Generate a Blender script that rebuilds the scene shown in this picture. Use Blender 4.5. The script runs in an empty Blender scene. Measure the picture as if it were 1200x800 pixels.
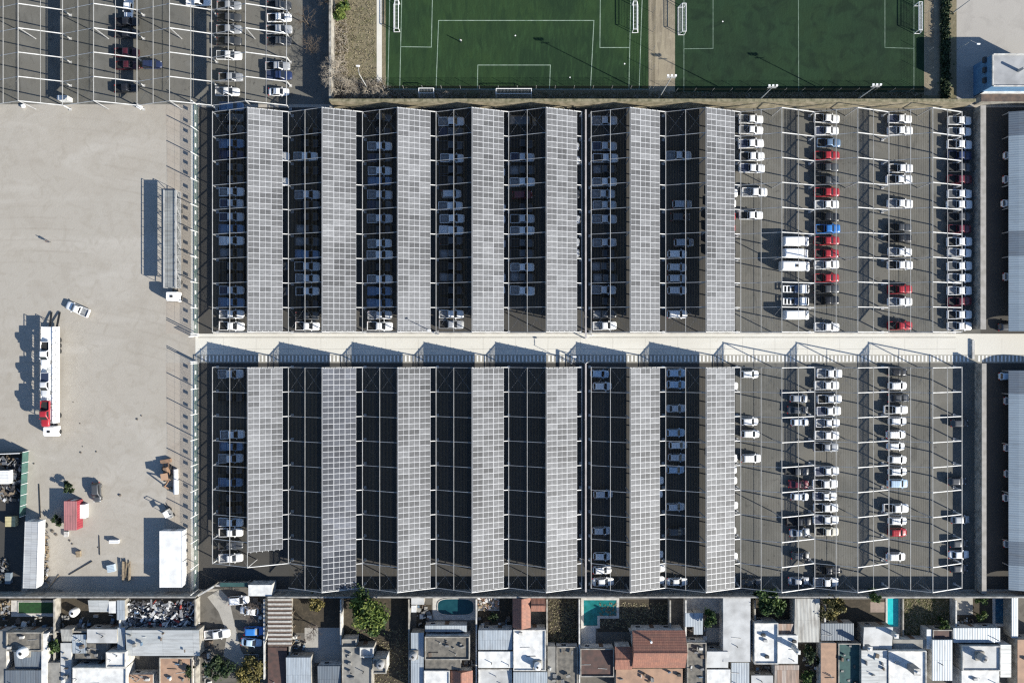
import bpy, math, random
from mathutils import Vector, Matrix
random.seed(7)
S = bpy.context.scene
COL = S.collection
H, F = 173.0, 933.33            # camera height and focal length in photo pixels
EL, AZ = math.radians(27.5), math.radians(-26.7)   # sun elevation, direction to the sun from +X

def W(px, py, z=0.0):
    k = (H - z) / F
    return Vector(((px - 600) * k, (400 - py) * k, z))

# ------------------------------------------------------------------ materials
MATS = {}
def mat(name, c, c2=None, scale=1.0, rough=.8, metal=0.0, bump=0.0, detail=4.0, lo=.35, hi=.65, coat=0.0, spec=.5):
    if name in MATS: return MATS[name]
    m = bpy.data.materials.new(name); m.use_nodes = True
    nt = m.node_tree; b = nt.nodes['Principled BSDF']
    b.inputs['Base Color'].default_value = (*c, 1); b.inputs['Roughness'].default_value = rough
    b.inputs['Metallic'].default_value = metal; b.inputs['Coat Weight'].default_value = coat
    b.inputs['Specular IOR Level'].default_value = spec
    if c2 is not None:
        tc = nt.nodes.new('ShaderNodeTexCoord'); n = nt.nodes.new('ShaderNodeTexNoise')
        n.inputs['Scale'].default_value = scale; n.inputs['Detail'].default_value = detail
        r = nt.nodes.new('ShaderNodeValToRGB')
        r.color_ramp.elements[0].position = lo; r.color_ramp.elements[1].position = hi
        r.color_ramp.elements[0].color = (*c, 1); r.color_ramp.elements[1].color = (*c2, 1)
        nt.links.new(tc.outputs['Object'], n.inputs['Vector']); nt.links.new(n.outputs['Fac'], r.inputs['Fac'])
        nt.links.new(r.outputs['Color'], b.inputs['Base Color'])
        if bump:
            bp = nt.nodes.new('ShaderNodeBump'); bp.inputs['Strength'].default_value = bump; bp.inputs['Distance'].default_value = .1
            nt.links.new(n.outputs['Fac'], bp.inputs['Height']); nt.links.new(bp.outputs['Normal'], b.inputs['Normal'])
    MATS[name] = m
    return m

def ground_mat(name, layers, base, rough=.9, bump=.25, rings=None):
    """layers: (colour, noise scale, low, high, strength, distortion[, stretch]) laid one over another by noise thresholds"""
    m = bpy.data.materials.new(name); m.use_nodes = True
    nt = m.node_tree; b = nt.nodes['Principled BSDF']; b.inputs['Roughness'].default_value = rough
    b.inputs['Specular IOR Level'].default_value = .25
    tc = nt.nodes.new('ShaderNodeTexCoord'); prev = None
    for i, L in enumerate(layers):
        c, sc, lo, hi, st, di = L[:6]
        mp = nt.nodes.new('ShaderNodeMapping'); mp.inputs['Location'].default_value = (i * 17.3, i * 5.1, i * 3.7)
        if len(L) > 6: mp.inputs['Scale'].default_value = L[6]
        n = nt.nodes.new('ShaderNodeTexNoise'); n.inputs['Scale'].default_value = sc; n.inputs['Detail'].default_value = 5
        n.inputs['Distortion'].default_value = di
        r = nt.nodes.new('ShaderNodeMapRange'); r.inputs['From Min'].default_value = lo; r.inputs['From Max'].default_value = hi
        r.inputs['To Max'].default_value = st
        mx = nt.nodes.new('ShaderNodeMix'); mx.data_type = 'RGBA'
        nt.links.new(tc.outputs['Object'], mp.inputs['Vector']); nt.links.new(mp.outputs['Vector'], n.inputs['Vector'])
        nt.links.new(n.outputs['Fac'], r.inputs['Value']); nt.links.new(r.outputs['Result'], mx.inputs['Factor'])
        if prev is None: mx.inputs['A'].default_value = (*base, 1)
        else: nt.links.new(prev, mx.inputs['A'])
        mx.inputs['B'].default_value = (*c, 1); prev = mx.outputs['Result']
    nt.links.new(prev, b.inputs['Base Color'])
    n = nt.nodes.new('ShaderNodeTexNoise'); n.inputs['Scale'].default_value = 2.5; n.inputs['Detail'].default_value = 8
    bp = nt.nodes.new('ShaderNodeBump'); bp.inputs['Strength'].default_value = bump; bp.inputs['Distance'].default_value = .15
    nt.links.new(tc.outputs['Object'], n.inputs['Vector']); nt.links.new(n.outputs['Fac'], bp.inputs['Height'])
    nt.links.new(bp.outputs['Normal'], b.inputs['Normal'])
    MATS[name] = m
    return m

def sheet_mat(name, c, c2, pitch=.3, axis='x', rough=.45, metal=.0, patch=(3.0, 9.0), dirt=.25):
    """roof sheeting: ribs as bump, sheet-to-sheet tone, grime"""
    m = bpy.data.materials.new(name); m.use_nodes = True
    nt = m.node_tree; b = nt.nodes['Principled BSDF']; b.inputs['Roughness'].default_value = rough; b.inputs['Metallic'].default_value = metal
    tc = nt.nodes.new('ShaderNodeTexCoord')
    mp = nt.nodes.new('ShaderNodeMapping')
    if axis == 'y': mp.inputs['Rotation'].default_value = (0, 0, math.pi / 2)
    nt.links.new(tc.outputs['Object'], mp.inputs['Vector'])
    br = nt.nodes.new('ShaderNodeTexBrick'); br.inputs['Scale'].default_value = 1; br.inputs['Brick Width'].default_value = patch[0]; br.inputs['Row Height'].default_value = patch[1]
    br.inputs['Mortar Size'].default_value = .03; br.inputs['Color1'].default_value = (*c, 1); br.inputs['Color2'].default_value = (*c2, 1)
    br.inputs['Mortar'].default_value = (*[v * .6 for v in c], 1); br.offset = .37
    nt.links.new(mp.outputs['Vector'], br.inputs['Vector'])
    n = nt.nodes.new('ShaderNodeTexNoise'); n.inputs['Scale'].default_value = .9; n.inputs['Detail'].default_value = 7
    mp2 = nt.nodes.new('ShaderNodeMapping'); mp2.inputs['Scale'].default_value = (1.6, .35, 1) if axis == 'x' else (.35, 1.6, 1)
    nt.links.new(tc.outputs['Object'], mp2.inputs['Vector']); nt.links.new(mp2.outputs['Vector'], n.inputs['Vector'])
    r = nt.nodes.new('ShaderNodeMapRange'); r.inputs['From Min'].default_value = .45; r.inputs['From Max'].default_value = .75; r.inputs['To Max'].default_value = dirt
    nt.links.new(n.outputs['Fac'], r.inputs['Value'])
    mx = nt.nodes.new('ShaderNodeMix'); mx.data_type = 'RGBA'; mx.inputs['B'].default_value = (.10, .085, .07, 1)
    nt.links.new(r.outputs['Result'], mx.inputs['Factor']); nt.links.new(br.outputs['Color'], mx.inputs['A'])
    nt.links.new(mx.outputs['Result'], b.inputs['Base Color'])
    wv = nt.nodes.new('ShaderNodeTexWave'); wv.inputs['Scale'].default_value = .314 / pitch; wv.bands_direction = 'X'
    nt.links.new(mp.outputs['Vector'], wv.inputs['Vector'])
    bp = nt.nodes.new('ShaderNodeBump'); bp.inputs['Strength'].default_value = .35; bp.inputs['Distance'].default_value = .05
    nt.links.new(wv.outputs['Fac'], bp.inputs['Height']); nt.links.new(bp.outputs['Normal'], b.inputs['Normal'])
    MATS[name] = m
    return m

# ------------------------------------------------------------------ mesh builder
class MB:
    def __init__(s): s.v = []; s.f = []; s.m = []; s.smooth = []
    def add(s, vs, fs, m=0, smooth=False):
        o = len(s.v); s.v += [tuple(v) for v in vs]
        for f in fs: s.f.append(tuple(i + o for i in f)); s.m.append(m); s.smooth.append(smooth)
    def box(s, x0, x1, y0, y1, z0, z1, m=0):
        s.add([(x0, y0, z0), (x1, y0, z0), (x1, y1, z0), (x0, y1, z0), (x0, y0, z1), (x1, y0, z1), (x1, y1, z1), (x0, y1, z1)],
              [(3, 2, 1, 0), (4, 5, 6, 7), (0, 1, 5, 4), (1, 2, 6, 5), (2, 3, 7, 6), (3, 0, 4, 7)], m)
    def quad(s, a, b, c, d, m=0): s.add([a, b, c, d], [(0, 1, 2, 3)], m)
    def bar(s, p, q, w, h=None, m=0):
        p, q = Vector(p), Vector(q); h = h or w
        d = q - p
        if d.length < 1e-6: return
        d.normalize(); up = Vector((0, 0, 1)) if abs(d.z) < .95 else Vector((1, 0, 0))
        a = d.cross(up).normalized() * (w / 2); b = a.cross(d).normalized() * (h / 2)
        s.add([p - a - b, p + a - b, p + a + b, p - a + b, q - a - b, q + a - b, q + a + b, q - a + b],
              [(0, 1, 2, 3), (7, 6, 5, 4), (4, 5, 1, 0), (5, 6, 2, 1), (6, 7, 3, 2), (7, 4, 0, 3)], m)
    def tube(s, p, q, r, r2=None, n=8, m=0):
        p, q = Vector(p), Vector(q); r2 = r if r2 is None else r2
        d = (q - p).normalized(); up = Vector((0, 0, 1)) if abs(d.z) < .95 else Vector((1, 0, 0))
        a = d.cross(up).normalized(); b = a.cross(d)
        vs = [p + (a * math.cos(t) + b * math.sin(t)) * r for t in [2 * math.pi * i / n for i in range(n)]]
        vs += [q + (a * math.cos(t) + b * math.sin(t)) * r2 for t in [2 * math.pi * i / n for i in range(n)]]
        s.add(vs, [(i, i + n, (i + 1) % n + n, (i + 1) % n) for i in range(n)], m, True)
        s.add(vs[:n], [tuple(range(n))], m); s.add(vs[n:], [tuple(range(n - 1, -1, -1))], m)
    def loft(s, rings, m=0, smooth=True, cap=True):
        n = len(rings[0]); vs = [p for r in rings for p in r]; fs = []
        for k in range(len(rings) - 1):
            for i in range(n):
                j = (i + 1) % n; fs.append((k * n + i, k * n + j, (k + 1) * n + j, (k + 1) * n + i))
        s.add(vs, fs, m, smooth)
        if cap: s.add(rings[0], [tuple(range(n - 1, -1, -1))], m); s.add(rings[-1], [tuple(range(n))], m)
    def prism(s, poly, z0, z1, m=0):
        a = sum(poly[i][0] * poly[(i + 1) % len(poly)][1] - poly[(i + 1) % len(poly)][0] * poly[i][1] for i in range(len(poly)))
        if a < 0: poly = poly[::-1]
        s.loft([[(p[0], p[1], z0) for p in poly], [(p[0], p[1], z1) for p in poly]], m, False)
    def build(s, name, mats, parent=None, loc=None, local=False):
        if not isinstance(mats, (list, tuple)): mats = [mats]
        if parent is not None: org = Vector((0, 0, 0)) if local else Vector(parent['_o'])
        elif loc is not None: org = Vector(loc)
        else:
            xs = [v[0] for v in s.v]; ys = [v[1] for v in s.v]; zs = [v[2] for v in s.v]
            org = Vector(((min(xs) + max(xs)) / 2, (min(ys) + max(ys)) / 2, min(zs)))
        me = bpy.data.meshes.new(name)
        me.from_pydata([tuple(Vector(v) - org) for v in s.v] if not local else s.v, [], s.f)
        for k in mats: me.materials.append(k)
        me.polygons.foreach_set('material_index', s.m); me.polygons.foreach_set('use_smooth', s.smooth)
        me.update()
        o = bpy.data.objects.new(name, me); COL.objects.link(o)
        if parent is not None:
            o.parent = parent; o['_o'] = list(org)
        elif not local: o.location = org; o['_o'] = list(org)
        else: o['_o'] = [0, 0, 0]
        return o

def tag(o, label, cat, group=None):
    o['label'] = label; o['category'] = cat
    if group: o['group'] = group
    return o
def thing(name, label, cat, loc=(0, 0, 0), group=None, rz=0):
    o = bpy.data.objects.new(name, None); COL.objects.link(o); o.location = loc; o.rotation_euler = (0, 0, rz)
    o['_o'] = list(loc); o.empty_display_size = .5
    return tag(o, label, cat, group)
def struct(o, kind='structure'): o['kind'] = kind; return o
def dup(root, loc, rz=0):
    r = root.copy(); COL.objects.link(r); r.location = loc; r.rotation_euler = (0, 0, rz)
    for ch in root.children:
        c = ch.copy(); COL.objects.link(c); c.parent = r
        for g in ch.children:
            d = g.copy(); COL.objects.link(d); d.parent = c
    return r
def sheet(name, pts, z, m, kind='structure'):
    b = MB(); b.add([(*W(x, y).xy, z) for x, y in pts], [tuple(range(len(pts)))])
    if sum(pts[i][0] * pts[(i + 1) % len(pts)][1] - pts[(i + 1) % len(pts)][0] * pts[i][1] for i in range(len(pts))) > 0:
        b.f = [tuple(reversed(f)) for f in b.f]
    return struct(b.build(name, m, loc=(0, 0, 0)), kind)
def R(x0, y0, x1, y1): return [(x0, y0), (x1, y0), (x1, y1), (x0, y1)]
ORD = 'first second third fourth fifth sixth seventh eighth ninth tenth eleventh twelfth thirteenth fourteenth fifteenth sixteenth seventeenth eighteenth nineteenth twentieth twenty-first twenty-second'.split()
NUM = 'one two three four five six seven eight nine ten'.split()

# ------------------------------------------------------------------ camera, light
cam = bpy.data.objects.new('camera', bpy.data.cameras.new('camera')); COL.objects.link(cam)
cam.location = (0, 0, H); cam.data.sensor_width = 36; cam.data.lens = 28; cam.data.clip_end = 5000; cam.data.clip_start = 1
S.camera = cam
sd = bpy.data.lights.new('sun', 'SUN'); sd.energy = 4.8; sd.angle = math.radians(.5); sd.color = (1, .95, .845)
so = bpy.data.objects.new('sun', sd); COL.objects.link(so)
dirs = Vector((math.cos(EL) * math.cos(AZ), math.cos(EL) * math.sin(AZ), math.sin(EL)))
so.rotation_euler = dirs.to_track_quat('Z', 'Y').to_euler(); so.location = dirs * 300
wd = bpy.data.worlds.new('World'); S.world = wd; wd.use_nodes = True
nt = wd.node_tree; sky = nt.nodes.new('ShaderNodeTexSky'); sky.sky_type = 'NISHITA'; sky.sun_disc = False
sky.sun_elevation = EL; sky.sun_rotation = math.pi / 2 - AZ; sky.altitude = 30; sky.ozone_density = 4.0; sky.dust_density = .4; sky.air_density = 1.0
nt.links.new(sky.outputs['Color'], nt.nodes['Background'].inputs['Color']); nt.nodes['Background'].inputs['Strength'].default_value = .085
S.view_settings.view_transform = 'Standard'; S.view_settings.look = 'None'; S.view_settings.exposure = .9; S.view_settings.gamma = 1
S.view_settings.use_curve_mapping = False
S.cycles.max_bounces = 6; S.cycles.diffuse_bounces = 3; S.cycles.use_denoising = False; S.cycles.pixel_filter_type = 'BLACKMAN_HARRIS'
S.cycles.filter_width = 1.3

# ------------------------------------------------------------------ ground materials
dirt = ground_mat('compacted gravel', [((.345, .315, .27), .035, .42, .66, .7, .8), ((.27, .24, .20), .12, .52, .75, .4, 1.2),
        ((.41, .385, .345), .06, .5, .72, .7, 2.0, (.4, 1.6, 1)), ((.29, .262, .22), .35, .5, .7, .5, 1.5), ((.25, .225, .19), 1.6, .62, .8, .35, .3), ((.40, .375, .335), 3, .58, .75, .25, 0)], (.35, .325, .285), bump=.12)
def arcs(m, rows):
    nt = m.node_tree; b = nt.nodes['Principled BSDF']; src = b.inputs['Base Color'].links[0].from_socket
    tc = nt.nodes.new('ShaderNodeTexCoord')
    for i, (cx, cy, sc, st, c) in enumerate(rows):
        mp = nt.nodes.new('ShaderNodeMapping'); mp.inputs['Location'].default_value = (-cx, -cy, 0)
        w = nt.nodes.new('ShaderNodeTexWave'); w.wave_type = 'RINGS'; w.rings_direction = 'Z'; w.inputs['Scale'].default_value = sc; w.inputs['Distortion'].default_value = 2.2; w.inputs['Detail Scale'].default_value = .12; w.inputs['Detail'].default_value = 1
        r = nt.nodes.new('ShaderNodeMapRange'); r.inputs['From Min'].default_value = .86; r.inputs['From Max'].default_value = .98; r.inputs['To Max'].default_value = st
        n = nt.nodes.new('ShaderNodeTexNoise'); n.inputs['Scale'].default_value = .06; n.inputs['Detail'].default_value = 6
        mp2 = nt.nodes.new('ShaderNodeMapping'); mp2.inputs['Location'].default_value = (i * 31.0, 7, 0)
        r2 = nt.nodes.new('ShaderNodeMapRange'); r2.inputs['From Min'].default_value = .48; r2.inputs['From Max'].default_value = .68
        mu = nt.nodes.new('ShaderNodeMath'); mu.operation = 'MULTIPLY'; mx = nt.nodes.new('ShaderNodeMix'); mx.data_type = 'RGBA'; mx.inputs['B'].default_value = (*c, 1)
        L = nt.links.new
        L(tc.outputs['Object'], mp.inputs['Vector']); L(mp.outputs['Vector'], w.inputs['Vector']); L(w.outputs['Fac'], r.inputs['Value'])
        L(tc.outputs['Object'], mp2.inputs['Vector']); L(mp2.outputs['Vector'], n.inputs['Vector']); L(n.outputs['Fac'], r2.inputs['Value'])
        L(r.outputs['Result'], mu.inputs[0]); L(r2.outputs['Result'], mu.inputs[1]); L(mu.outputs['Value'], mx.inputs['Factor']); L(src, mx.inputs['A']); src = mx.outputs['Result']
    L(src, b.inputs['Base Color'])
arcs(dirt, [(-150, 60, .11, .14, (.25, .225, .19)), (-60, -40, .16, .14, (.42, .39, .34)), (-105, -95, .13, .22, (.22, .19, .155)), (-70, 10, .21, .10, (.26, .235, .2))])
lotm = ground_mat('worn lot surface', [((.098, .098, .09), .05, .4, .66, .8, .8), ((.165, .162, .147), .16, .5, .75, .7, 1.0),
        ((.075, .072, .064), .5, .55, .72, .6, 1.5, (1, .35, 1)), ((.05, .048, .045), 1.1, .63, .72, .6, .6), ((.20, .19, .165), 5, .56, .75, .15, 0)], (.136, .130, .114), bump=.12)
shadelot = ground_mat('shade-darkened dusty asphalt', [((.072, .066, .058), .08, .42, .66, .8, .8), ((.045, .045, .046), .4, .5, .75, .5, 1.0), ((.12, .11, .1), 5, .58, .75, .1, 0)], (.055, .053, .049), bump=.1)  # colour kept darker than its lit tone to deepen the shade under the bays
road_m = ground_mat('cream concrete', [((.53, .505, .445), .05, .4, .68, .7, .8), ((.68, .66, .60), .1, .5, .75, .6, 1.4, (.25, 1.5, 1)),
        ((.45, .425, .37), .9, .6, .75, .35, .6), ((.66, .64, .58), 5, .58, .75, .12, 0)], (.60, .58, .52), bump=.08)
pave_m = ground_mat('grey concrete', [((.27, .26, .235), .2, .45, .7, .7, .8), ((.40, .385, .35), .6, .5, .75, .5, .6), ((.2, .19, .17), 2, .6, .75, .4, 0)], (.34, .325, .295), bump=.2)
turf_m = ground_mat('artificial turf', [((.024, .053, .016), .12, .4, .7, .8, 1.0), ((.010, .027, .012), .05, .45, .65, .8, .5), ((.026, .062, .022), .8, .48, .7, .6, .5, (2, .4, 1)), ((.008, .024, .010), .45, .5, .68, .6, .8, (1.6, .4, 1)),
        ((.009, .026, .014), 4, .5, .8, .45, 0)], (.0185, .042, .0145), rough=.95, bump=.3)
turf2_m = ground_mat('worn artificial turf', [((.014, .038, .018), .12, .4, .7, .8, 1.0), ((.010, .022, .013), .05, .45, .65, .8, .5), ((.018, .044, .02), .7, .5, .7, .6, .5, (2, .5, 1)), ((.006, .016, .009), .35, .48, .68, .7, .8),
        ((.008, .02, .012), 4, .5, .8, .45, 0)], (.0145, .034, .0145), rough=.95, bump=.3)
drygrass_m = ground_mat('dry grass', [((.20, .17, .11), .25, .4, .65, .8, 1.0), ((.085, .09, .04), .3, .52, .7, .7, .8), ((.27, .24, .17), 1.2, .55, .75, .5, .5), ((.07, .06, .04), 3.5, .58, .78, .4, 0)], (.155, .135, .085), bump=.5)
soil_m = ground_mat('dark soil', [((.06, .05, .036), .4, .4, .65, .8, 1.0), ((.10, .08, .055), 1.2, .5, .7, .6, .8), ((.03, .028, .02), 3, .55, .75, .3, .5)], (.045, .038, .028), bump=.3)
lawn_m = ground_mat('garden lawn', [((.10, .09, .04), .3, .4, .65, .8, 1.0), ((.035, .05, .018), .8, .5, .7, .7, .8), ((.17, .15, .08), 1.5, .58, .75, .6, .5)], (.06, .065, .025), bump=.7)
town_m = ground_mat('yard concrete and dirt', [((.12, .11, .095), .2, .4, .65, .8, 1.0), ((.05, .046, .04), .5, .5, .7, .6, .8), ((.2, .185, .16), 2.0, .6, .8, .2, .5)], (.12, .112, .098), bump=.15)
paint_m = mat('white line paint', (.84, .84, .82), (.55, .54, .5), 1.5, lo=.3, hi=.8)
turfline_m = mat('faded turf line', (.30, .37, .30), (.12, .19, .13), .8, lo=.3, hi=.75)
turfline_d = mat('worn turf line', (.20, .26, .205), (.07, .12, .08), .8, lo=.3, hi=.7)

# ------------------------------------------------------------------ ground sheets
g = MB(); g.add([(-900, -900, 0), (900, -900, 0), (900, 900, 0), (-900, 900, 0)], [(0, 1, 2, 3)])
struct(g.build('ground', dirt, loc=(0, 0, 0)))
sheet('corner_lot_surface', R(-60, -60, 392, 122.5), .004, lotm)
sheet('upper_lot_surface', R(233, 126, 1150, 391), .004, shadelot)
sheet('open_lot_surface', R(862, 127, 1149, 391), .008, lotm)
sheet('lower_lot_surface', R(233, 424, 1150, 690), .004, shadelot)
sheet('lower_open_lot_surface', R(862, 424.5, 1149, 689), .008, lotm)
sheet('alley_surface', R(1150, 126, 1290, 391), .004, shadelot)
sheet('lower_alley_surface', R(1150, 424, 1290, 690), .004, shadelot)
sheet('road', [(229, 391), (1290, 391), (1290, 425), (229, 425)], .012, road_m)
sheet('walkway_strip', R(231, 415.6, 1290, 425), .0125, ground_mat('worn walkway', [((.26, .25, .22), .2, .4, .66, .7, .8), ((.36, .345, .3), .6, .5, .75, .5, .6)], (.31, .295, .255), bump=.08))
sheet('turf_pitch', R(452, -60, 760, 105), .004, turf_m)
sheet('turf_pitch', R(791, -60, 1083, 108), .004, turf2_m)
tan = ground_mat('tan dirt', [((.30, .26, .185), .2, .4, .65, .8, 1.0), ((.13, .11, .085), .5, .52, .7, .6, 1.0, (2.5, .3, 1)), ((.40, .35, .27), 1.2, .55, .75, .4, .5)], (.235, .20, .145), bump=.2)
sheet('pitch_path', R(760, -60, 791, 113), .008, tan)
sheet('dry_grass_bank', R(388, -60, 452, 122), .006, drygrass_m)
sheet('dirt_margin', R(395, 105.5, 1125, 125.5), .003, drygrass_m)
sheet('side_path', R(441.5, -60, 447.5, 97), .010, road_m)
sheet('side_path', R(1083, -60, 1101, 112), .008, tan)
sheet('verge', R(1101, -60, 1121, 125), .006, drygrass_m)
sheet('concrete_yard', R(1121, -60, 1290, 118), .009, ground_mat('dusty yard slab', [((.33, .31, .285), .1, .4, .66, .7, .8), ((.25, .235, .215), .3, .5, .75, .5, 1.0), ((.40, .385, .36), .05, .5, .7, .6, 1.0)], (.36, .34, .31), bump=.08))
sheet('yard_ground', R(-60, 693, 1290, 900), .004, town_m)
sheet('mesh_shade_strip', [(194, 123), (232, 123), (232, 391), (194, 391), (197, 250)], .003, ground_mat('dirt browned by mesh shade', [((.33, .29, .245), .2, .4, .65, .8, 1.0), ((.27, .235, .195), .3, .55, .75, .6, 1.0), ((.34, .31, .27), .1, .5, .7, .7, 1.0)], (.34, .305, .26), bump=.15))  # browner sheet puts the fence mesh's shadow on the yard into colour
sheet('mesh_shade_strip', [(194, 425), (232, 425), (232, 690), (186, 690), (197, 560)], .003, MATS['dirt browned by mesh shade'])  # same painted mesh shade along the lower fence
sheet('fence_footing', R(224, 123, 231.5, 392), .010, road_m)
sheet('fence_footing', R(224, 424, 231.5, 690), .010, road_m)

# kerb along the road, painted walkway ladder, turf lines
def kerb(x0, x1, y):
    b = MB(); a, c = W(x0, y), W(x1, y); b.box(a.x, c.x, a.y - .15, a.y + .15, 0, .13)
    return struct(b.build('kerb', mat('kerb stone', (.5, .48, .44), (.36, .34, .3), .6)))
kerb(250, 1120, 390.5)
b = MB()
x = 236.0
while x < 1200:
    if abs(x - 1140) > 5:
        a, c = W(x, 423.6), W(x + 1.75, 416.6); b.add([(a.x, a.y, .016), (c.x, a.y, .016), (c.x, c.y, .016), (a.x, c.y, .016)], [(0, 1, 2, 3)])
    x += 4.42
struct(b.build('walkway_marking', paint_m))
def seam_shade_line(y, w):
    b = MB(); p, q = W(232, y), W(1120, y); b.add([(p.x, p.y, .0135), (q.x, p.y, .0135), (q.x, p.y + w, .0135), (p.x, p.y + w, .0135)], [(0, 1, 2, 3)]); struct(b.build('road_seam_kerb_shade', mat('joint sealant and kerb shade', (.36, .34, .295), (.26, .245, .215), .8)))
seam_shade_line(395.8, .22); seam_shade_line(409, .06)  # wide upper line paints a kerb shadow; the narrow one is a joint
b = MB()
for k, x in enumerate(range(262, 1200, 38)): p, q = W(x, 396), W(x, 415); b.add([(p.x, p.y, .0133), (q.x, q.y, .0133), (q.x + .05, q.y, .0133), (p.x + .05, p.y, .0133)], [(0, 1, 2, 3)])
struct(b.build('road_seam_kerb_shade', MATS['joint sealant and kerb shade']))
def lines(name, segs, w, z, m):
    b = MB()
    for (x0, y0, x1, y1) in segs:
        p, q = W(x0, y0), W(x1, y1); d = (q - p).normalized(); n = Vector((-d.y, d.x, 0)) * w / 2; e = d * w / 2
        p = p - e; q = q + e
        v = [(p - n), (q - n), (q + n), (p + n)]
        b.add([(u.x, u.y, z + .0004 * len(b.f)) for u in v], [(0, 1, 2, 3)])
    return struct(b.build(name, m))
lines('pitch_lines', [(458, -60, 454.5, 104), (472, -60, 468.5, 104), (508, -60, 505.5, 55.5), (505.5, 55.5, 469.5, 55), (514, 24.3, 696, 24.3), (514, 24.3, 511, 104),
      (696, 24.3, 692, 104), (560, 76.5, 645, 76.5), (560, 76.5, 559.4, 104), (645, 76.5, 644, 104), (454, 104.4, 760, 104.6), (704, -60, 703, 56), (703, 56, 738, 56),
      (740.5, -60, 737, 104), (754.5, -60, 749, 104)], .15, .010, turfline_m)
lines('pitch_lines', [(801.6, -60, 801.4, 108), (835.6, -60, 835.6, 57), (835.6, 57, 801.5, 57.5), (935.4, -60, 936, 107), (1037, -60, 1037, 56), (1037, 56, 1071, 57), (1071, -60, 1071, 107),
      (1040, 107, 1071, 107), (801, 108, 830, 108)], .13, .010, turfline_d)
b = MB()
for px, py in [(604, 42), (847, 25.5), (732, 75), (668, 91)]:
    c = W(px, py); b.add([(c.x + .16 * math.cos(i * .785), c.y + .16 * math.sin(i * .785), .019) for i in range(8)], [tuple(range(8))])
struct(b.build('spot_markings', paint_m))
# ------------------------------------------------------------------ carports
steel = mat('white painted steel', (.66, .66, .65), (.46, .46, .45), .8, rough=.5)
steel_m = mat('greyed white steel', (.46, .46, .45), (.33, .33, .32), .6, rough=.55)  # greyed white steel; gives rising rafters their raking-light dullness as colour
steel_d = mat('galvanised steel', (.40, .40, .40), (.28, .28, .28), .7, rough=.5)
net_m = mat('dark netting cord', (.03, .03, .022), rough=.95, spec=.05)
frame_m = mat('aluminium panel frame', (.54, .55, .57), rough=.5)
def cell_mat(name, c, c2):
    m = bpy.data.materials.new(name); m.use_nodes = True; nt = m.node_tree; b = nt.nodes['Principled BSDF']
    b.inputs['Roughness'].default_value = .5; b.inputs['Specular IOR Level'].default_value = .12
    tc = nt.nodes.new('ShaderNodeTexCoord'); oi = nt.nodes.new('ShaderNodeObjectInfo')
    br = nt.nodes.new('ShaderNodeTexBrick'); br.offset = 0; br.inputs['Scale'].default_value = 1; br.inputs['Brick Width'].default_value = .193
    br.inputs['Row Height'].default_value = .186; br.inputs['Mortar Size'].default_value = .008
    br.inputs['Color1'].default_value = (*c, 1); br.inputs['Color2'].default_value = (*c2, 1); br.inputs['Mortar'].default_value = (*[v * 1.7 for v in c2], 1)
    nt.links.new(tc.outputs['Object'], br.inputs['Vector'])
    r = nt.nodes.new('ShaderNodeMapRange'); r.inputs['To Min'].default_value = .72; r.inputs['To Max'].default_value = 1.3
    nt.links.new(oi.outputs['Random'], r.inputs['Value'])
    mx = nt.nodes.new('ShaderNodeVectorMath'); mx.operation = 'SCALE'
    n2 = nt.nodes.new('ShaderNodeTexNoise'); n2.inputs['Scale'].default_value = .07; n2.inputs['Detail'].default_value = 2
    r2 = nt.nodes.new('ShaderNodeMapRange'); r2.inputs['From Min'].default_value = .3; r2.inputs['From Max'].default_value = .7; r2.inputs['To Min'].default_value = .72; r2.inputs['To Max'].default_value = 1.3
    n3 = nt.nodes.new('ShaderNodeTexNoise'); n3.inputs['Scale'].default_value = 1.1; n3.inputs['Detail'].default_value = 5
    r3 = nt.nodes.new('ShaderNodeMapRange'); r3.inputs['From Min'].default_value = .35; r3.inputs['From Max'].default_value = .7; r3.inputs['To Min'].default_value = .9; r3.inputs['To Max'].default_value = 1.15
    m1 = nt.nodes.new('ShaderNodeMath'); m1.operation = 'MULTIPLY'; m2 = nt.nodes.new('ShaderNodeMath'); m2.operation = 'MULTIPLY'
    nt.links.new(oi.outputs['Location'], n2.inputs['Vector']); nt.links.new(n2.outputs['Fac'], r2.inputs['Value']); nt.links.new(tc.outputs['Object'], n3.inputs['Vector']); nt.links.new(n3.outputs['Fac'], r3.inputs['Value'])
    nt.links.new(r.outputs['Result'], m1.inputs[0]); nt.links.new(r2.outputs['Result'], m1.inputs[1]); nt.links.new(m1.outputs['Value'], m2.inputs[0]); nt.links.new(r3.outputs['Result'], m2.inputs[1])
    nt.links.new(br.outputs['Color'], mx.inputs[0]); nt.links.new(m2.outputs['Value'], mx.inputs['Scale'])
    nt.links.new(mx.outputs['Vector'], b.inputs['Base Color'])
    MATS[name] = m; return m
cell_a = cell_mat('dusty solar cells', (.094, .096, .101), (.117, .119, .123))
cell_m = cell_mat('darker solar cells', (.058, .062, .074), (.075, .08, .092))  # darker cells for one bay, darkest ones in its last rows
cell_b = cell_mat('darkest solar cells', (.022, .025, .035), (.035, .04, .05))
PW, PH = 2.345, 1.164
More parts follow.
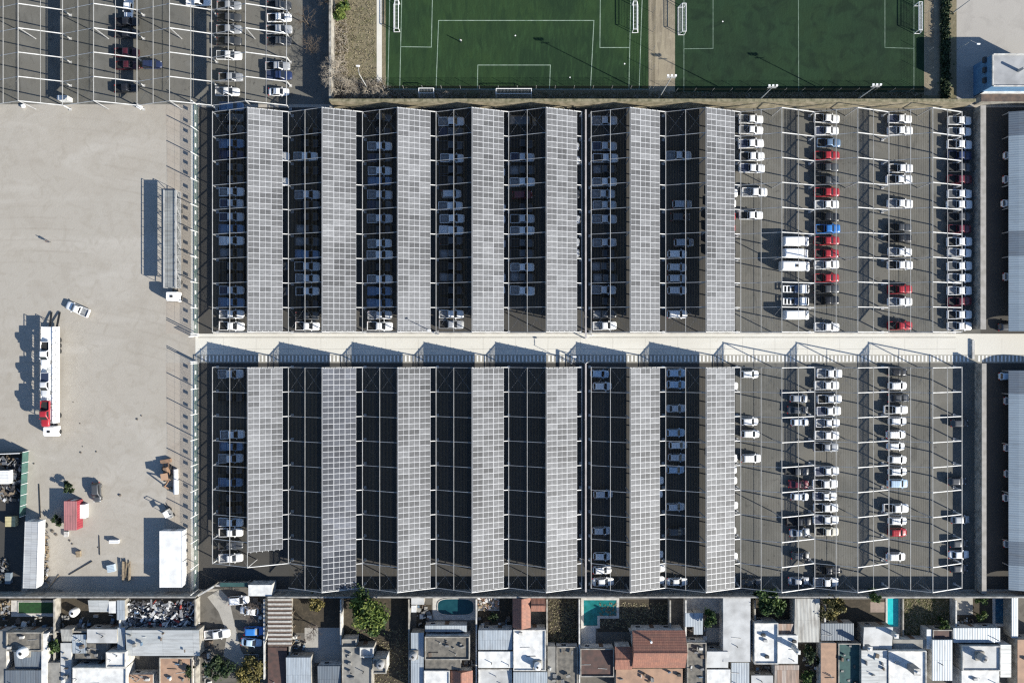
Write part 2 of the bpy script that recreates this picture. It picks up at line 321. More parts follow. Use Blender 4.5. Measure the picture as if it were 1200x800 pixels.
def panel_shape(b, ox=0.0, oy=0.0):
    """one framed panel in its own plane, centred on (ox, oy)"""
    w, h, e, t = PW / 2 - .012, PH / 2 - .01, .040, .04
    b.box(ox - w, ox + w, oy - h, oy - h + e, -t, 0, 0); b.box(ox - w, ox + w, oy + h - e, oy + h, -t, 0, 0)
    b.box(ox - w, ox - w + e, oy - h + e, oy + h - e, -t, 0, 0); b.box(ox + w - e, ox + w, oy - h + e, oy + h - e, -t, 0, 0)
    b.box(ox - .019, ox + .019, oy - h + e, oy + h - e, -t, -.002, 0)
    b.box(ox - w + e, ox - .019, oy - h + e, oy + h - e, -t, -.008, 1); b.box(ox + .019, ox + w - e, oy - h + e, oy + h - e, -t, -.008, 1)
pm = {}
for key, cm in (('a', cell_a), ('m', cell_m), ('b', cell_b)):
    b = MB(); panel_shape(b); o = b.build('solar_panel', [frame_m, cm], local=True); pm[key] = o.data; bpy.data.objects.remove(o)
ZR, ZV = 6.1, 2.93
KM = (H - 4.5) / F
def fy(py): return (400 - py) * KM
FN = [fy(128.8 + 28.9 * i) for i in range(10)]
FS = [fy(430.6 + 28.93 * i) for i in range(10)]
FT = [fy(121 - 28.2 * i) for i in range(7)]
nbay = 0
def bay(v0, r, v1, fr, panels=None, label='', group='', first=False, pend=None, net=25):
    global nbay
    y0, y1 = max(fr), min(fr)
    t = thing('carport_bay', label, 'carport', ((v0 + v1) / 2, (y0 + y1) / 2, 0), group)
    for i, y in enumerate(fr):
        b = MB(); b.bar((r, y, ZR), (v1, y, ZV), .15, .22); b.build('rafter', steel, t)
        b = MB(); b.bar((v0, y, ZV), (r, y, ZR), .10, .16); b.build('rafter', steel_m, t)
        for vx in ([v0, v1] if first else [v1]):
            b = MB(); b.bar((vx, y, 0), (vx, y, ZV + .1), .2, .2); b.box(vx - .3, vx + .3, y - .3, y + .3, 0.01, .16, 1); b.build('post', [steel, steel_d], t)
        if panels is not None or i % 3 == 0:
            b = MB(); b.bar((r, y, 0), (r, y, ZR), .16, .16); b.build('post', steel_d, t)
    for vx in ([v0, v1] if first else [v1]):
        b = MB(); b.bar((vx, y0 + .1, ZV + .16), (vx, y1 - .1, ZV + .16), .12, .1); b.build('valley_beam', steel_m, t)
    b = MB(); b.bar((r, y0 + .1, ZR + .16), (r, y1 - .1, ZR + .16), .09, .1); b.build('ridge_beam', steel_m, t)
    m0 = (v0 + r) / 2; m1 = (r + v1) / 2; zm = (ZR + ZV) / 2
    b = MB(); b.bar((m0, y0, zm + .16), (m0, y1, zm + .16), .09, .08); b.build('purlin', steel_m, t)
    if panels is None:
        b = MB(); b.bar((m1, y0, zm + .18), (m1, y1, zm + .18), .06, .06); b.build('purlin', steel_m, t)
    # cross bracing rods in the end bays
    for (ya, yb) in ((fr[0], fr[1]), (fr[-2], fr[-1])):
        for (xa, za, xb, zb) in ((v0, ZV, m0, zm), (m0, zm, r, ZR), (r, ZR, m1, zm), (m1, zm, v1, ZV)):
            if xa >= r - .1: continue
            b = MB(); b.bar((xa, ya, za - .12), (xb, yb, zb - .12), .022); b.bar((xa, yb, za - .16), (xb, ya, zb - .16), .022); b.build('brace', steel_d, t)
    b = MB(); n = net
    for k in range(1, n):
        f = k / n; x = v0 + (r - v0) * f; z = ZV + (ZR - ZV) * f + .02
        b.bar((x, y0, z), (x, y1, z), .024)
    b.build('shade_net', net_m, t)
    if panels is not None:
        ang = math.atan2(ZR - ZV, v1 - r); ca, sa = math.cos(ang), math.sin(ang)
        ys = y0 - .15; L = (y0 - y1 - .15) if pend is None else (y0 - pend); nrow = int(L / PH + .4)
        rows = [(j, i) for j in range(nrow) for i in range(3)]
        stuffb = None; org = Vector(t['_o'])
        tt = random.Random(nbay)
        for q, (j, i) in enumerate(rows):
            d = .03 + PW * (i + .5); x = r + d * ca + .34 * sa; z = ZR - d * sa + .34 * ca; y = ys - PH * (j + .5)
            if q < 100:
                key = 'm' if panels == 'b' else 'a'
                o = bpy.data.objects.new('solar_panel', pm[key]); COL.objects.link(o); o.parent = t
                o.location = Vector((x, y, z)) - org; o.rotation_euler = (0, ang, 0)
            else:
                if stuffb is None: stuffb = MB(); x0, yy0, z0 = x, y, z; i0 = i
                panel_shape(stuffb, (i - i0) * PW, y - yy0)
        if stuffb:
            o = stuffb.build('solar_panel_rows', [frame_m, cell_b if panels == 'b' else cell_a], t, local=True)
            o.location = Vector((x0, yy0, z0)) - org; o.rotation_euler = (0, ang, 0); o['kind'] = 'stuff'
        b = MB()   # rails carrying the panels
        for i in range(6):
            d = .03 + PW * (i + .5) / 2; x = r + d * ca + .26 * sa; z = ZR - d * sa + .26 * ca
            b.bar((x, ys + .25, z), (x, ys - PH * nrow - .25, z), .08)
        b.build('panel_rail', steel, t)
    nbay += 1
    return t
V1 = [-63.9, -47.7, -31.9, -16.2, -.7, 14.9]; R1 = [-55.4, -39.8, -24.0, -8.4, 7.15]
V2 = [16.9, 32.8, 48.8, 64.6, 80.4, 96.0]; R2 = [24.7, 40.6, 56.5, 72.4, 88.1]
for blk, fr in (('above', FN), ('below', FS)):
    for i in range(5):
        f2 = fr[:9] if (blk == 'below' and i == 0) else fr
        bay(V1[i], R1[i], V1[i + 1], f2, 'b' if (blk == 'below' and i == 1) else 'a', f'sawtooth carport bay with solar panels, {ORD[i]} from the green fence, {blk} the pale road',
            'solar carport bays', first=i == 0, pend=fy(641) if (blk == 'below' and i == 0) else None)
    for i in range(5):
        if i < 2: lab = f'sawtooth carport bay with solar panels, {ORD[i+5]} from the green fence, {blk} the pale road'
        else: lab = f'bare white steel carport bay without panels, {ORD[i-2]} beyond the solar roofs, {blk} the pale road'
        bay(V2[i], R2[i], V2[i + 1], fr, 'a' if i < 2 else None, lab, 'solar carport bays' if i < 2 else 'bare steel carport bays', first=i == 0)
VT = [-111.7, -95.9, -80.0, -64.1, -48.1]; RT = [-103.4, -87.6, -71.7, -55.8]
for i in range(4):
    bay(VT[i], RT[i], VT[i + 1], FT, None, f'bare white carport frame over the corner lot, {ORD[3-i]} counted from the bare trees', 'corner lot carport frames', first=i == 0, net=44)

# long drain beams between the two carport groups
for lab, ya, yb in (('long grey drain beam on posts between carport groups, above the road', 127, 396), ('long grey drain beam on posts between carport groups, below the road', 426, 695)):
    X = W(686.5, 0, 3.4).x
    t = thing('drain_beam', lab, 'beam', (X, fy(ya), 0), 'drain beams')
    b = MB(); b.bar((X, fy(ya), 3.4), (X, fy(yb), 3.4), .34, .3); b.build('beam', mat('pinkish grey metal', (.42, .39, .38), (.3, .28, .27), .5), t)
    n = 8
    for k in range(n + 1):
        y = fy(ya) + (fy(yb) - fy(ya)) * k / n
        b = MB(); b.bar((X, y, 0), (X, y, 3.25), .16); b.build('post', steel_d, t)
    e = yb if ya < 400 else ya
    b = MB(); b.bar((X, fy(e), 3.2), (X - 1.6, fy(e) + .9, .05), .1); b.bar((X, fy(e), 3.2), (X + 1.8, fy(e) + .7, .05), .1); b.build('brace', steel, t)

# ------------------------------------------------------------------ vehicles
glass = mat('car glass', (.012, .014, .018), rough=.08, spec=.6)
tyre = mat('tyre rubber', (.02, .02, .02), rough=.85); rimm = mat('wheel rim', (.35, .35, .36), rough=.35, metal=.7)
lampm = mat('headlight lens', (.75, .76, .78), rough=.1); tailm = mat('tail lamp', (.4, .015, .015), rough=.2)
trim = mat('black trim', (.02, .02, .02), rough=.6)
bedk = mat('black bed liner', (.018, .018, .018), rough=.7); bedg = mat('grey bed liner', (.26, .27, .28), (.17, .175, .18), 2, rough=.7)
bedn = mat('navy bed cover', (.025, .035, .07), rough=.5); bedc = mat('charcoal bed cover', (.06, .065, .07), rough=.55)
PAINT = {'w': ('white', (.80, .80, .79)), 'g': ('silver', (.42, .43, .44)), 'd': ('dark grey', (.065, .068, .072)), 'k': ('black', (.014, .014, .016)), 'r': ('red', (.34, .022, .03)),
         'm': ('maroon', (.12, .018, .028)), 'b': ('blue', (.03, .17, .50)), 'n': ('navy', (.018, .03, .085)), 's': ('steel blue', (.15, .23, .34)), 'c': ('cream', (.66, .63, .53)),
         'q': ('dark red', (.055, .009, .013)), 'l': ('light grey', (.56, .57, .58)), 'o': ('light blue', (.42, .55, .68))}
def paint(c): return mat('car paint ' + PAINT[c][0], PAINT[c][1], rough=.32, coat=.6, metal=.3 if c in 'gs' else 0)
def rr(x0, x1, w, z, r=.2, fr=None):
    """rounded rectangle ring at height z, 12 points"""
    fr = fr or r; out = []
    for cx, cy, a0, q in ((x1 - fr, w - fr, 0, fr), (x0 + r, w - r, 90, r), (x0 + r, -w + r, 180, r), (x1 - fr, -w + fr, 270, fr)):
        for k in (0, 45, 90): a = math.radians(a0 + k); out.append((cx + q * math.cos(a), cy + q * math.sin(a), z))
    return out
def hull(b, secs):
    rings = []
    for x, w, zb, zt in secs:
        rings.append([(x, -w * .88, zb), (x, -w, zb + .18), (x, -w * .99, zt - .14), (x, -w * .86, zt), (x, -w * .4, zt + .015), (x, w * .4, zt + .015), (x, w * .86, zt), (x, w * .99, zt - .14), (x, w, zb + .18), (x, w * .88, zb)])
    b.loft(rings)
def pane(b, a0, a1, c0, c1, nrm, t=.02):
    """thin slab over the quad a0 a1 c1 c0, raised along nrm"""
    n = Vector(nrm).normalized(); lo = [Vector(p) + n * .004 for p in (a0, a1, c1, c0)]; hi = [p + n * t for p in lo]
    b.add(lo + hi, [(3, 2, 1, 0), (4, 5, 6, 7), (0, 1, 5, 4), (1, 2, 6, 5), (2, 3, 7, 6), (3, 0, 4, 7)])
SPEC = {  # kind: length, half width, hood z, green-house base x0,x1, top x0,x1, base z, roof z, wheel x
    'p': dict(L=5.3, w=.93, zh=1.07, g=(-.82, 1.22), t=(-.62, .42), zb=1.05, zt=1.80, wx=(-1.65, 1.72)),
    'h': dict(L=4.05, w=.87, zh=.95, g=(-1.9, 1.02), t=(-1.45, .22), zb=.92, zt=1.50, wx=(-1.25, 1.28)),
    'u': dict(L=4.35, w=.92, zh=1.05, g=(-2.05, 1.08), t=(-1.7, .30), zb=1.02, zt=1.68, wx=(-1.32, 1.36)),
    's': dict(L=4.55, w=.88, zh=.92, g=(-1.65, 1.05), t=(-.95, .22), zb=.90, zt=1.45, wx=(-1.35, 1.38))}
def sub(name, b, m, parent): return b.build(name, m, parent, local=True)
def wheels(root, wx, w, r=.36):
    for x in wx:
        for sy in (-1, 1):
            b = MB(); b.tube((x, sy * (w - .2), r), (x, sy * (w + .005), r), r, n=12, m=0); b.tube((x, sy * (w + .005), r), (x, sy * (w + .015), r), r * .6, n=10, m=1)
            sub('wheel', b, [tyre, rimm], root)
def make_car(kind, col, bed):
    s = SPEC[kind]; L = s['L'] / 2; w = s['w']; P = paint(col)
    nm = {'p': 'pickup_truck', 'h': 'hatchback_car', 'u': 'sport_utility_car', 's': 'saloon_car'}[kind]
    root = thing(nm, 'x', 'x'); zh = s['zh']; b = MB()
    if kind == 'p':
        x0 = s['g'][0] - .04
        hull(b, [(x0, w, .42, zh), (.9, w, .42, zh + .03), (1.3, w, .42, zh + .03), (1.9, w * .98, .40, zh), (2.3, w * .93, .40, zh - .06), (2.52, w * .82, .42, zh - .16), (2.63, w * .62, .48, zh - .32)])
        b.box(-L, x0, -w + .02, w - .02, .5, .78); 
        for sy in (-1, 1): b.box(-L, x0, min(sy * (w - .1), sy * w), max(sy * (w - .1), sy * w), .52, 1.10)
        b.box(-L, -L + .09, -w + .1, w - .1, .78, 1.10); b.box(-L - .1, -L, -w + .12, w - .12, .5, .68)
    else:
        rz = zh if kind != 's' else zh + .02
        hull(b, [(-L, w * .70, .45, rz - .18), (-L + .14, w * .88, .40, rz - .04), (-L + .5, w * .98, .38, rz), (-.3, w, .36, zh), (.9, w, .36, zh), (L - .75, w * .97, .36, zh - .06), (L - .3, w * .88, .38, zh - .16), (L - .08, w * .68, .42, zh - .30), (L, w * .5, .45, zh - .4)])
    g0, g1 = s['g']; t0, t1 = s['t']; zb, zt = s['zb'], s['zt']; wt = w - .20
    b.loft([rr(g0, g1, w - .06, zb, .12, .25), rr(t0 - .04, t1 + .06, wt, zt - .07, .12, .2), rr(t0 + .06, t1 - .06, wt - .07, zt - .01, .12, .2), rr(t0 + .3, t1 - .3, wt - .3, zt + .015, .1)])
    for sy in (-1, 1): b.box(g1 - .38, g1 - .2, min(sy * (w - .02), sy * (w + .17)), max(sy * (w - .02), sy * (w + .17)), zb - .02, zb + .13)
    sub('body', b, P, root)
    zl, zu = zb + .05, zt - .10
    def X(xb, xt, z): return xb + (xt - xb) * (z - zb) / (zt - .07 - zb)
    def Y(z): return (w - .06) + (wt - (w - .06)) * (z - zb) / (zt - .07 - zb)
    xa, xu = X(g1, t1 + .06, zl), X(g1, t1 + .06, zu); ya, yu = Y(zl) - .13, Y(zu) - .11
    b = MB(); pane(b, (xa, -ya, zl), (xa, ya, zl), (xu, -yu, zu), (xu, yu, zu), (zu - zl, 0, xa - xu)); sub('windscreen', b, glass, root)
    xa, xu = X(g0, t0 - .04, zl + .03), X(g0, t0 - .04, zu); ya, yu = Y(zl) - .12, Y(zu) - .12
    b = MB(); pane(b, (xa, ya, zl + .03), (xa, -ya, zl + .03), (xu, yu, zu), (xu, -yu, zu), (-(zu - zl), 0, xu - xa)); sub('rear_window', b, glass, root)
    for sy in (-1, 1):
        f0, f1 = X(g0, t0, zl) + .16, X(g1, t1, zl) - .22; h0, h1 = X(g0, t0, zu) + .12, X(g1, t1, zu) - .16
        q = [(f0, sy * Y(zl), zl), (f1, sy * Y(zl), zl), (h0, sy * Y(zu), zu), (h1, sy * Y(zu), zu)]
        if sy > 0: q = [q[1], q[0], q[3], q[2]]
        b = MB(); pane(b, *q, (0, sy * (zu - zl), Y(zl) - Y(zu)), t=.015); sub('side_window', b, glass, root)
    if kind == 'p' and bed:
        b = MB(); xb0, xb1 = -L + .1, s['g'][0] - .05
        if bed in 'nc': b.box(xb0, xb1, -w + .1, w - .1, 1.04, 1.085)
        else:
            b.box(xb0, xb1, -w + .11, w - .11, .782, .80)
            for sy in (-1, 1): b.box(-1.95, -1.35, min(sy * (w - .11), sy * (w - .28)), max(sy * (w - .11), sy * (w - .28)), .80, .98)
        if bed == 'h':   # roll hoop
            b.tube((xb1 - .1, -w + .2, .8), (xb1 - .25, -w + .25, 1.5), .05); b.tube((xb1 - .1, w - .2, .8), (xb1 - .25, w - .25, 1.5), .05); b.tube((xb1 - .25, -w + .2, 1.5), (xb1 - .25, w - .2, 1.5), .05)
        sub('cargo_bed' if bed not in 'nc' else 'bed_cover', b, {'k': bedk, 'g': bedg, 'n': bedn, 'c': bedc, 'h': bedk}[bed], root)
    for sy in (-1, 1):
        b = MB(); b.box(L - .42, L - .16, min(sy * w * .52, sy * w * .80), max(sy * w * .52, sy * w * .80), zh - .36, zh - .20); sub('headlight', b, lampm, root)
        b = MB(); b.box(-L - .015, -L + .1, min(sy * w * .72, sy * w * .93), max(sy * w * .72, sy * w * .93), zh - .28, zh - .02); sub('tail_lamp', b, tailm, root)
    wheels(root, s['wx'], w - .02)
    return root
def make_van(col, L=5.6, w=1.0, zt=2.45, hatch=False):
    root = thing('cargo_van', 'x', 'x'); P = paint(col); b = MB(); l = L / 2
    b.loft([rr(-l, l, w * .95, .4, .12, .3), rr(-l, l, w, .75, .12, .35), rr(-l, l - .08, w, 1.05, .12, .4), rr(-l + .02, l - .75, w, 1.2, .12, .3), rr(-l + .04, l - 1.35, w - .06, 2.2, .12, .25), rr(-l + .1, l - 1.5, w - .16, zt - .05, .14, .25), rr(-l + .35, l - 1.8, w - .42, zt, .1)])
    if hatch: b.box(-.35, .35, -.32, .32, zt, zt + .1, 0)
    sub('body', b, P, root)
    b = MB(); pane(b, (l - .82, -.82, 1.25), (l - .82, .82, 1.25), (l - 1.33, -.76, 2.12), (l - 1.33, .76, 2.12), (.87, 0, .51), .03); sub('windscreen', b, glass, root)
    for sy in (-1, 1):
        b = MB(); q = [(l - 1.9, sy * .985, 1.3), (l - 1.05, sy * .985, 1.3), (l - 1.9, sy * .955, 2.0), (l - 1.4, sy * .955, 2.0)]
        if sy > 0: q = [q[1], q[0], q[3], q[2]]
        pane(b, *q, (0, sy, .05)); sub('side_window', b, glass, root)
        b = MB(); b.box(l - 1.05, l - .85, min(sy * 1.0, sy * 1.22), max(sy * 1.0, sy * 1.22), 1.25, 1.55); sub('wing_mirror', b, trim, root)
        b = MB(); b.box(l - .2, l - .02, min(sy * .55, sy * .82), max(sy * .55, sy * .82), .72, .95); sub('headlight', b, lampm, root)
    if hatch:
        b = MB(); b.box(-.3, .3, -.27, .27, zt + .102, zt + .13); sub('roof_hatch', b, bedk, root)
    wheels(root, (-1.7, 1.85), w - .03, .37)
    return root
def make_chassis(col):
    root = thing('chassis_cab_truck', 'x', 'x'); P = paint(col); b = MB()
    b.loft([rr(.9, 3.0, .92, .45, .1, .3), rr(.9, 3.0, .95, .9, .1, .35), rr(.9, 2.7, .95, 1.25, .1, .3), rr(.93, 2.05, .86, 2.1, .12, .2), rr(1.05, 1.9, .75, 2.2, .12, .2)]); sub('cab', b, P, root)
    b = MB(); pane(b, (2.62, -.78, 1.33), (2.62, .78, 1.33), (2.12, -.7, 2.02), (2.12, .7, 2.02), (.69, 0, .5), .03); sub('windscreen', b, glass, root)
    b = MB()
    for sy in (-1, 1): b.box(-2.6, .95, sy * .42 - .05, sy * .42 + .05, .62, .8)
    sub('frame_rail', b, trim, root)
    b = MB()
    for x in (-2.5, -1.75, -1.0): b.box(x - .14, x + .14, -.72, .72, .802, .9)
    b.box(-2.6, -.2, .62, .74, .81, .89); b.box(-2.6, -.2, -.74, -.62, .81, .89)
    sub('cross_member', b, P, root)
    b = MB(); b.box(-.1, .6, -.8, .8, .55, 1.0); sub('fuel_tank', b, mat('blue grey metal', (.10, .14, .22), rough=.5), root)
    wheels(root, (-1.6, 2.1), .92, .38)
    return root
CACHE = {}
KIND = {'p': 'pickup', 'h': 'hatchback', 'u': 'SUV', 's': 'saloon car', 'v': 'van', 'V': 'long van', 'c': 'chassis cab truck'}
BED = {'k': ' with black bed', 'g': ' with grey bed', 'n': ' with navy cover', 'c': ' with charcoal cover', 'h': ' with roll hoop', '': ''}
def car(px, py, code, label, group, rz=None, z=0.0, zref=1.2):
    k, c, bd = code[0], code[1], code[2:]
    p = W(px, py, zref); p.z = z
    if rz is None: rz = math.radians(random.gauss(0, 1.1))
    if code not in CACHE:
        o = make_van(c, hatch=False) if k == 'v' else make_van(c, 6.4, 1.03, 2.6, True) if k == 'V' else make_chassis(c) if k == 'c' else make_car(k, c, bd)
        CACHE[code] = o; o.location = p; o.rotation_euler = (0, 0, rz)
    else: o = dup(CACHE[code], p, rz)
    s_ = random.uniform(.965, 1.04); o.scale = (s_ * random.uniform(.98, 1.02), s_, s_ * random.uniform(.97, 1.04))
    o['_o'] = list(p); o['label'] = label; o['category'] = {'p': 'pickup truck', 'h': 'car', 'u': 'car', 's': 'car', 'v': 'van', 'V': 'van', 'c': 'truck'}[k]
    if group: o['group'] = group
    elif 'group' in o: del o['group']
    return o
def row(phrase, cx, spec):
    items = []
    for it in spec.split():
        y, code = it.split(':'); dx = 0
        if '/' in code: code, d = code.split('/'); dx = float(d)
        items.append((float(y), code, dx))
    items.sort()
    for i, (y, code, dx) in enumerate(items):
        lab = f"{PAINT[code[1]][0]} {KIND[code[0]]}{BED[code[2:]]}, {ORD[i]} down, {phrase}"
        car(cx + dx, y, code, lab, 'vehicles in ' + phrase)
# upper block
row('upper row beside the green fence', 271, '124.5:ps 138:pdk 151:pdh 168:ps 181:pn 196:pdk 210:pdh 224.5:pwg 238:pln 254:pln 268:ps 282:pw 296:pdg 312:pdh 325:pkh 340:pln 354:ps 368:pwg 382:pwk')
row('upper row between solar roofs one and two', 360, '154:pkk 168:pkh 183:pwg/-2 200:pkk 228:plg 240:pdk 254:pkk 268:pdg 283:pdg 298:ps 312:plk 326:pwg 341:pwk 356:pkk 370:pdh 382:pwk')
row('upper row between solar roofs two and three', 445, '137:pdh 153:pkk 171:pwg 184.5:pdn 200:pwg 212:ps 228:plg 240:pdn 256:plg 269:pkk 285:pwg 298.5:pwg 313:pkk 327:pwg 341:ps 355:ps 369:plg 382:pwk')
row('upper row between solar roofs three and four', 529, '142:pwg 154:pdn 170:pdk 185:pwg/1 199:pdk 211:pdk 227:ul 241:pwg/-1 256:pwg/1 269.5:pw 282:pdk 297:pdg 312:pkk 325:pdg 340:pkk 354:pkk 368:pwg 380:pgk')
row('upper row between solar roofs four and five', 612.5, '142:vd 168:pkk 184:pln 199:pdg 213:pwg 228:um 243:pkk 256:plk 270:pwg 284.5:pdk 297:pdk 313:pwg 325:pdg 340.5:pwg')
row('upper row between solar roofs five and six', 709, '141:plg 171:pln 185:pwk/1 198:pdg 213:pwg 227:plg/-2 240:plg 256.5:plg 284:plg 297:pkk 312:pdg/-1 325.5:pdg/1 339.5:plg/-1 353:pkk 368:pdg 381.5:pwg')
row('upper row between solar roofs six and seven', 794, '182:plg/2 239:ug/6 254:ud/4 284:ug/8 297.5:uw 313:ul 326:ul 340:ul 368:uw')
row('upper open row beside solar roof seven', 881, '139.5:pwc 152:pwc 168:pwn 183:pwk/1 197:pwn/1 225:pwg/4 252:pwk')
row('upper row of vans and chassis trucks', 932.5, '283:vw 297:vw 312:Vw/-1 338.5:cw 353:cw 369:vw/1')
row('upper row that the vans face', 970, '138.5:pwk 153:pwn 167:psk/2 182:prk 196:pdk 211:pdk 225:prk 239.5:pwg 254:pkk 268:pbk/1 282:prk 297:prk 310:pwg 325.5:prk 338.5:pdk 352:pkk 383:pwg')
row('upper open row third beyond solar roofs', 1056, '139:pwn 153:pwg 197:pwk/1 210:pwk/-1 238.5:pwg 266.5:pdk 279:pkk 295:pwg 310.5:pwk 339:prk 353.5:pwg 381.5:prk')
row('upper row along the boundary wall', 1126, '141:pwc 154:pwc 169:pwk 182:pnk 196:pdk 210:pmk 227:pwc 239.5:pwc 254:pdk 268:pmk 283:pwk 296:pwg 311.5:pwc 325.5:pwc 340.5:pwg 353:pmk 368.5:pwk 382:pwc')
# noses showing beyond the lower edge of the solar roofs
row('upper row hidden under solar roof one', 324, '183:pw 213:pw 312:pdk 341:pdk')
row('upper row hidden under solar roof four', 578, '201:pwc 243:pw 257:pw 285:pl 325:pl 340:pw')
row('upper row hidden under solar roof five', 665, '171:pw 187:pw 228:pd 257:pw 284:pw 297:pw')
row('upper row hidden under solar roof seven', 848, '226:pw/3 238:pw/1 253:pr 267:pr 281:pk 295:pk')
# lower block
row('lower row beside the green fence', 270, '438:plg 465:pkk 509:pwg/2 523:ps/1 537:plg 550:pkh 565:ps 583:pkh 597:pkk 612:pwg 624:pwk 639:pdk 654:pwg')
row('lower row between solar roofs five and six', 705, '438:ho/-2 452.5:hw/1 579:hl/2 622:hl 652:hw/1 668:hw/1 682:sw/2')
row('lower row between solar roofs six and seven', 793, '437:ho 450.5:ho 478.5:sl 507:ho/-1 521.5:hw/2 536:hl/1 550.5:ho/-1 594:hl/-1 623:hd 682:sw/1')
row('lower open row beside solar roof seven', 879, '438.5:hw 494:hw 508.5:hw/1 537:uw/2 683:sd/2')
row('lower short row behind the pickups', 937, '467:hg 480.5:sd/-1 494.5:hw/1 552:pdk/-2 567.5:sm 582:hw/1 611:pkk 624:sg/1 651:hd/2 681:sg')
row('lower long open row of pickups', 971, '437.5:pwg/2 451.5:pwg/-1 467.5:pwk/2 481.5:pwn/1 495.5:pwg 510:pwg/-1 524:pgk/-2 552:pwn/-1 567:pwk/-3 581.5:pwn/-3 595:pwk/-2 609:pwn/-2 623:pck/-1 668:pkk 682:pwg/-2')
row('lower open row of small cars', 1053, '436:hk 452:hw 466.5:sd/1 480:pwk/-2 493.5:hw 509:uw/-2 523:hw/-2 538.5:hw 552.5:hw 566.5:uo 595.5:pwk/-2 610.5:hw 624:hr 652.5:hw/-2')
row('lower row along the boundary wall', 1125, '496:hd/1 564:hd/-2 609:hg/2 637:hd 650:sw 666:hd')
row('lower row hidden under solar roof five', 665, '478:hw 493:hw 506:hl 519:hw 578:hw 591:hw 607:hw 635:hl 650:sw')
row('lower row hidden under solar roof six', 764, '563:hw/3 579:hw/2 650:hw/3 666:hw/5 680:hw/4')
row('lower row hidden under solar roof seven', 850.5, '452:hw/4 493:hw 507:hw 537:uw/2 551:hw/3 563:hw/3 592:hw/4 622:hw/2 652:hw/4 680:hw/2')
row('upper alley beneath the metal carport', 1188, '182:hw 210:hl 238:hw/-2 324:hg 383:hd/-6')
row('lower alley beneath the metal carport', 1189, '441:ho/-6 470:hg 525:hl 555:hg 583:hl/-1 637:hg')
# corner lot
row('corner lot row nearest the bare trees', 327, '-9:pw 6:pdk 20:pwk 34:pgk 48:pdk 77:pgk/-2 88:pnn 107:sw/-1')
row('corner lot row second from bare trees', 268, '-9:pdk 6:pgk 20:pdk 34:pgk 48:pdk 64.5:pwc 90:pgk/2 107:pwg/-2')
row('corner lot row third from bare trees', 232, '1:pw')
row('corner lot row fourth from bare trees', 148, '25:pkk 39:pkk 61:pqk 76:pqk/1 103:pkk/-1')
car(150, 8, 'pw', 'white pickup standing crosswise at the end of the dark vehicles', None, math.radians(-92))
car(177, 75, 'un', 'navy SUV standing alone in the aisle of the corner lot', None, 0)
car(89.5, 362, 'pwg', 'white pickup standing alone askew on the bare yard', None, math.radians(157))
car(112, 577, 'ud', 'dark grey SUV parked on dirt beside the red kiosk', None, math.radians(-87))
# ------------------------------------------------------------------ fences and walls
conc = mat('rendered wall', (.36, .34, .30), (.20, .185, .16), .9, bump=.2)
wallw = mat('pale render', (.58, .57, .54), (.34, .33, .31), 1.1, bump=.2)
wcap0 = mat('grimy wall top', (.34, .33, .31), (.17, .165, .155), .8)
brick = mat('tan masonry', (.30, .255, .18), (.15, .135, .085), .7, bump=.4)
def wall(lab, x0, y0, x1, y1, th, z, m=conc, name='boundary_wall', cap=None):
    p, q = W(x0, y0), W(x1, y1); t = thing(name, lab, 'wall', (p + q) / 2)
    b = MB(); b.bar(p + Vector((0, 0, z / 2 - .03)), q + Vector((0, 0, z / 2 - .03)), th, z - .06); b.build('wall_body', m, t)
    b = MB(); d = (q - p).normalized() * .04; b.bar(p - d + Vector((0, 0, z)), q + d + Vector((0, 0, z)), th + .08, .12); b.build('coping', cap or m, t)
    return t
wall('tall tan masonry wall between the soccer pitches and carports', 392, 125.6, 1128, 125.6, .5, 4.9, brick, cap=mat('weedy wall top', (.25, .22, .14), (.10, .095, .05), 1.5, bump=.5))
wall('tall grey wall behind the houses along the lower carports', 320, 693, 1290, 693, .24, 3.7, conc, cap=wcap0)
wall('tall grey wall along the lower edge of the bare yard', -60, 693, 237, 693, .24, 3.7, conc, cap=wcap0)
wall('short slanting wall at the corner of the repair yard', 238.5, 692.5, 256.5, 682, .26, 3.0, conc, cap=wallw)
wall('grey wall behind the teal awning and white lean-to', 258, 681.5, 319.5, 681.5, .26, 2.6, conc, cap=wallw)
wall('short return wall beside the white lean-to roof', 320.3, 682, 320.3, 691, .26, 3.2, conc, cap=wallw)
wall('grey wall holding the dry grass bank beside the dark gap', 391.5, -40, 391.5, 122, .4, 3.8, conc, cap=mat('crumbling coping', (.34, .33, .3), (.14, .13, .11), 1.2))
wcap = mat('wall top concrete', (.33, .31, .285), (.24, .225, .2), .8)
wall('broad flat topped boundary wall beside the upper alley', 1143.5, 128, 1143.5, 386, 1.1, 2.7, conc, cap=wcap)
wall('broad flat topped boundary wall beside the lower alley', 1144.5, 425.5, 1144.5, 690, .9, 2.7, conc, cap=wcap)
green = mat('green fence mesh', (.09, .14, .115), (.06, .10, .085), 2, rough=.8); gpost = mat('white fence post', (.68, .68, .66), rough=.6)
plate_m = mat('white fence plate', (.82, .82, .8), rough=.5)
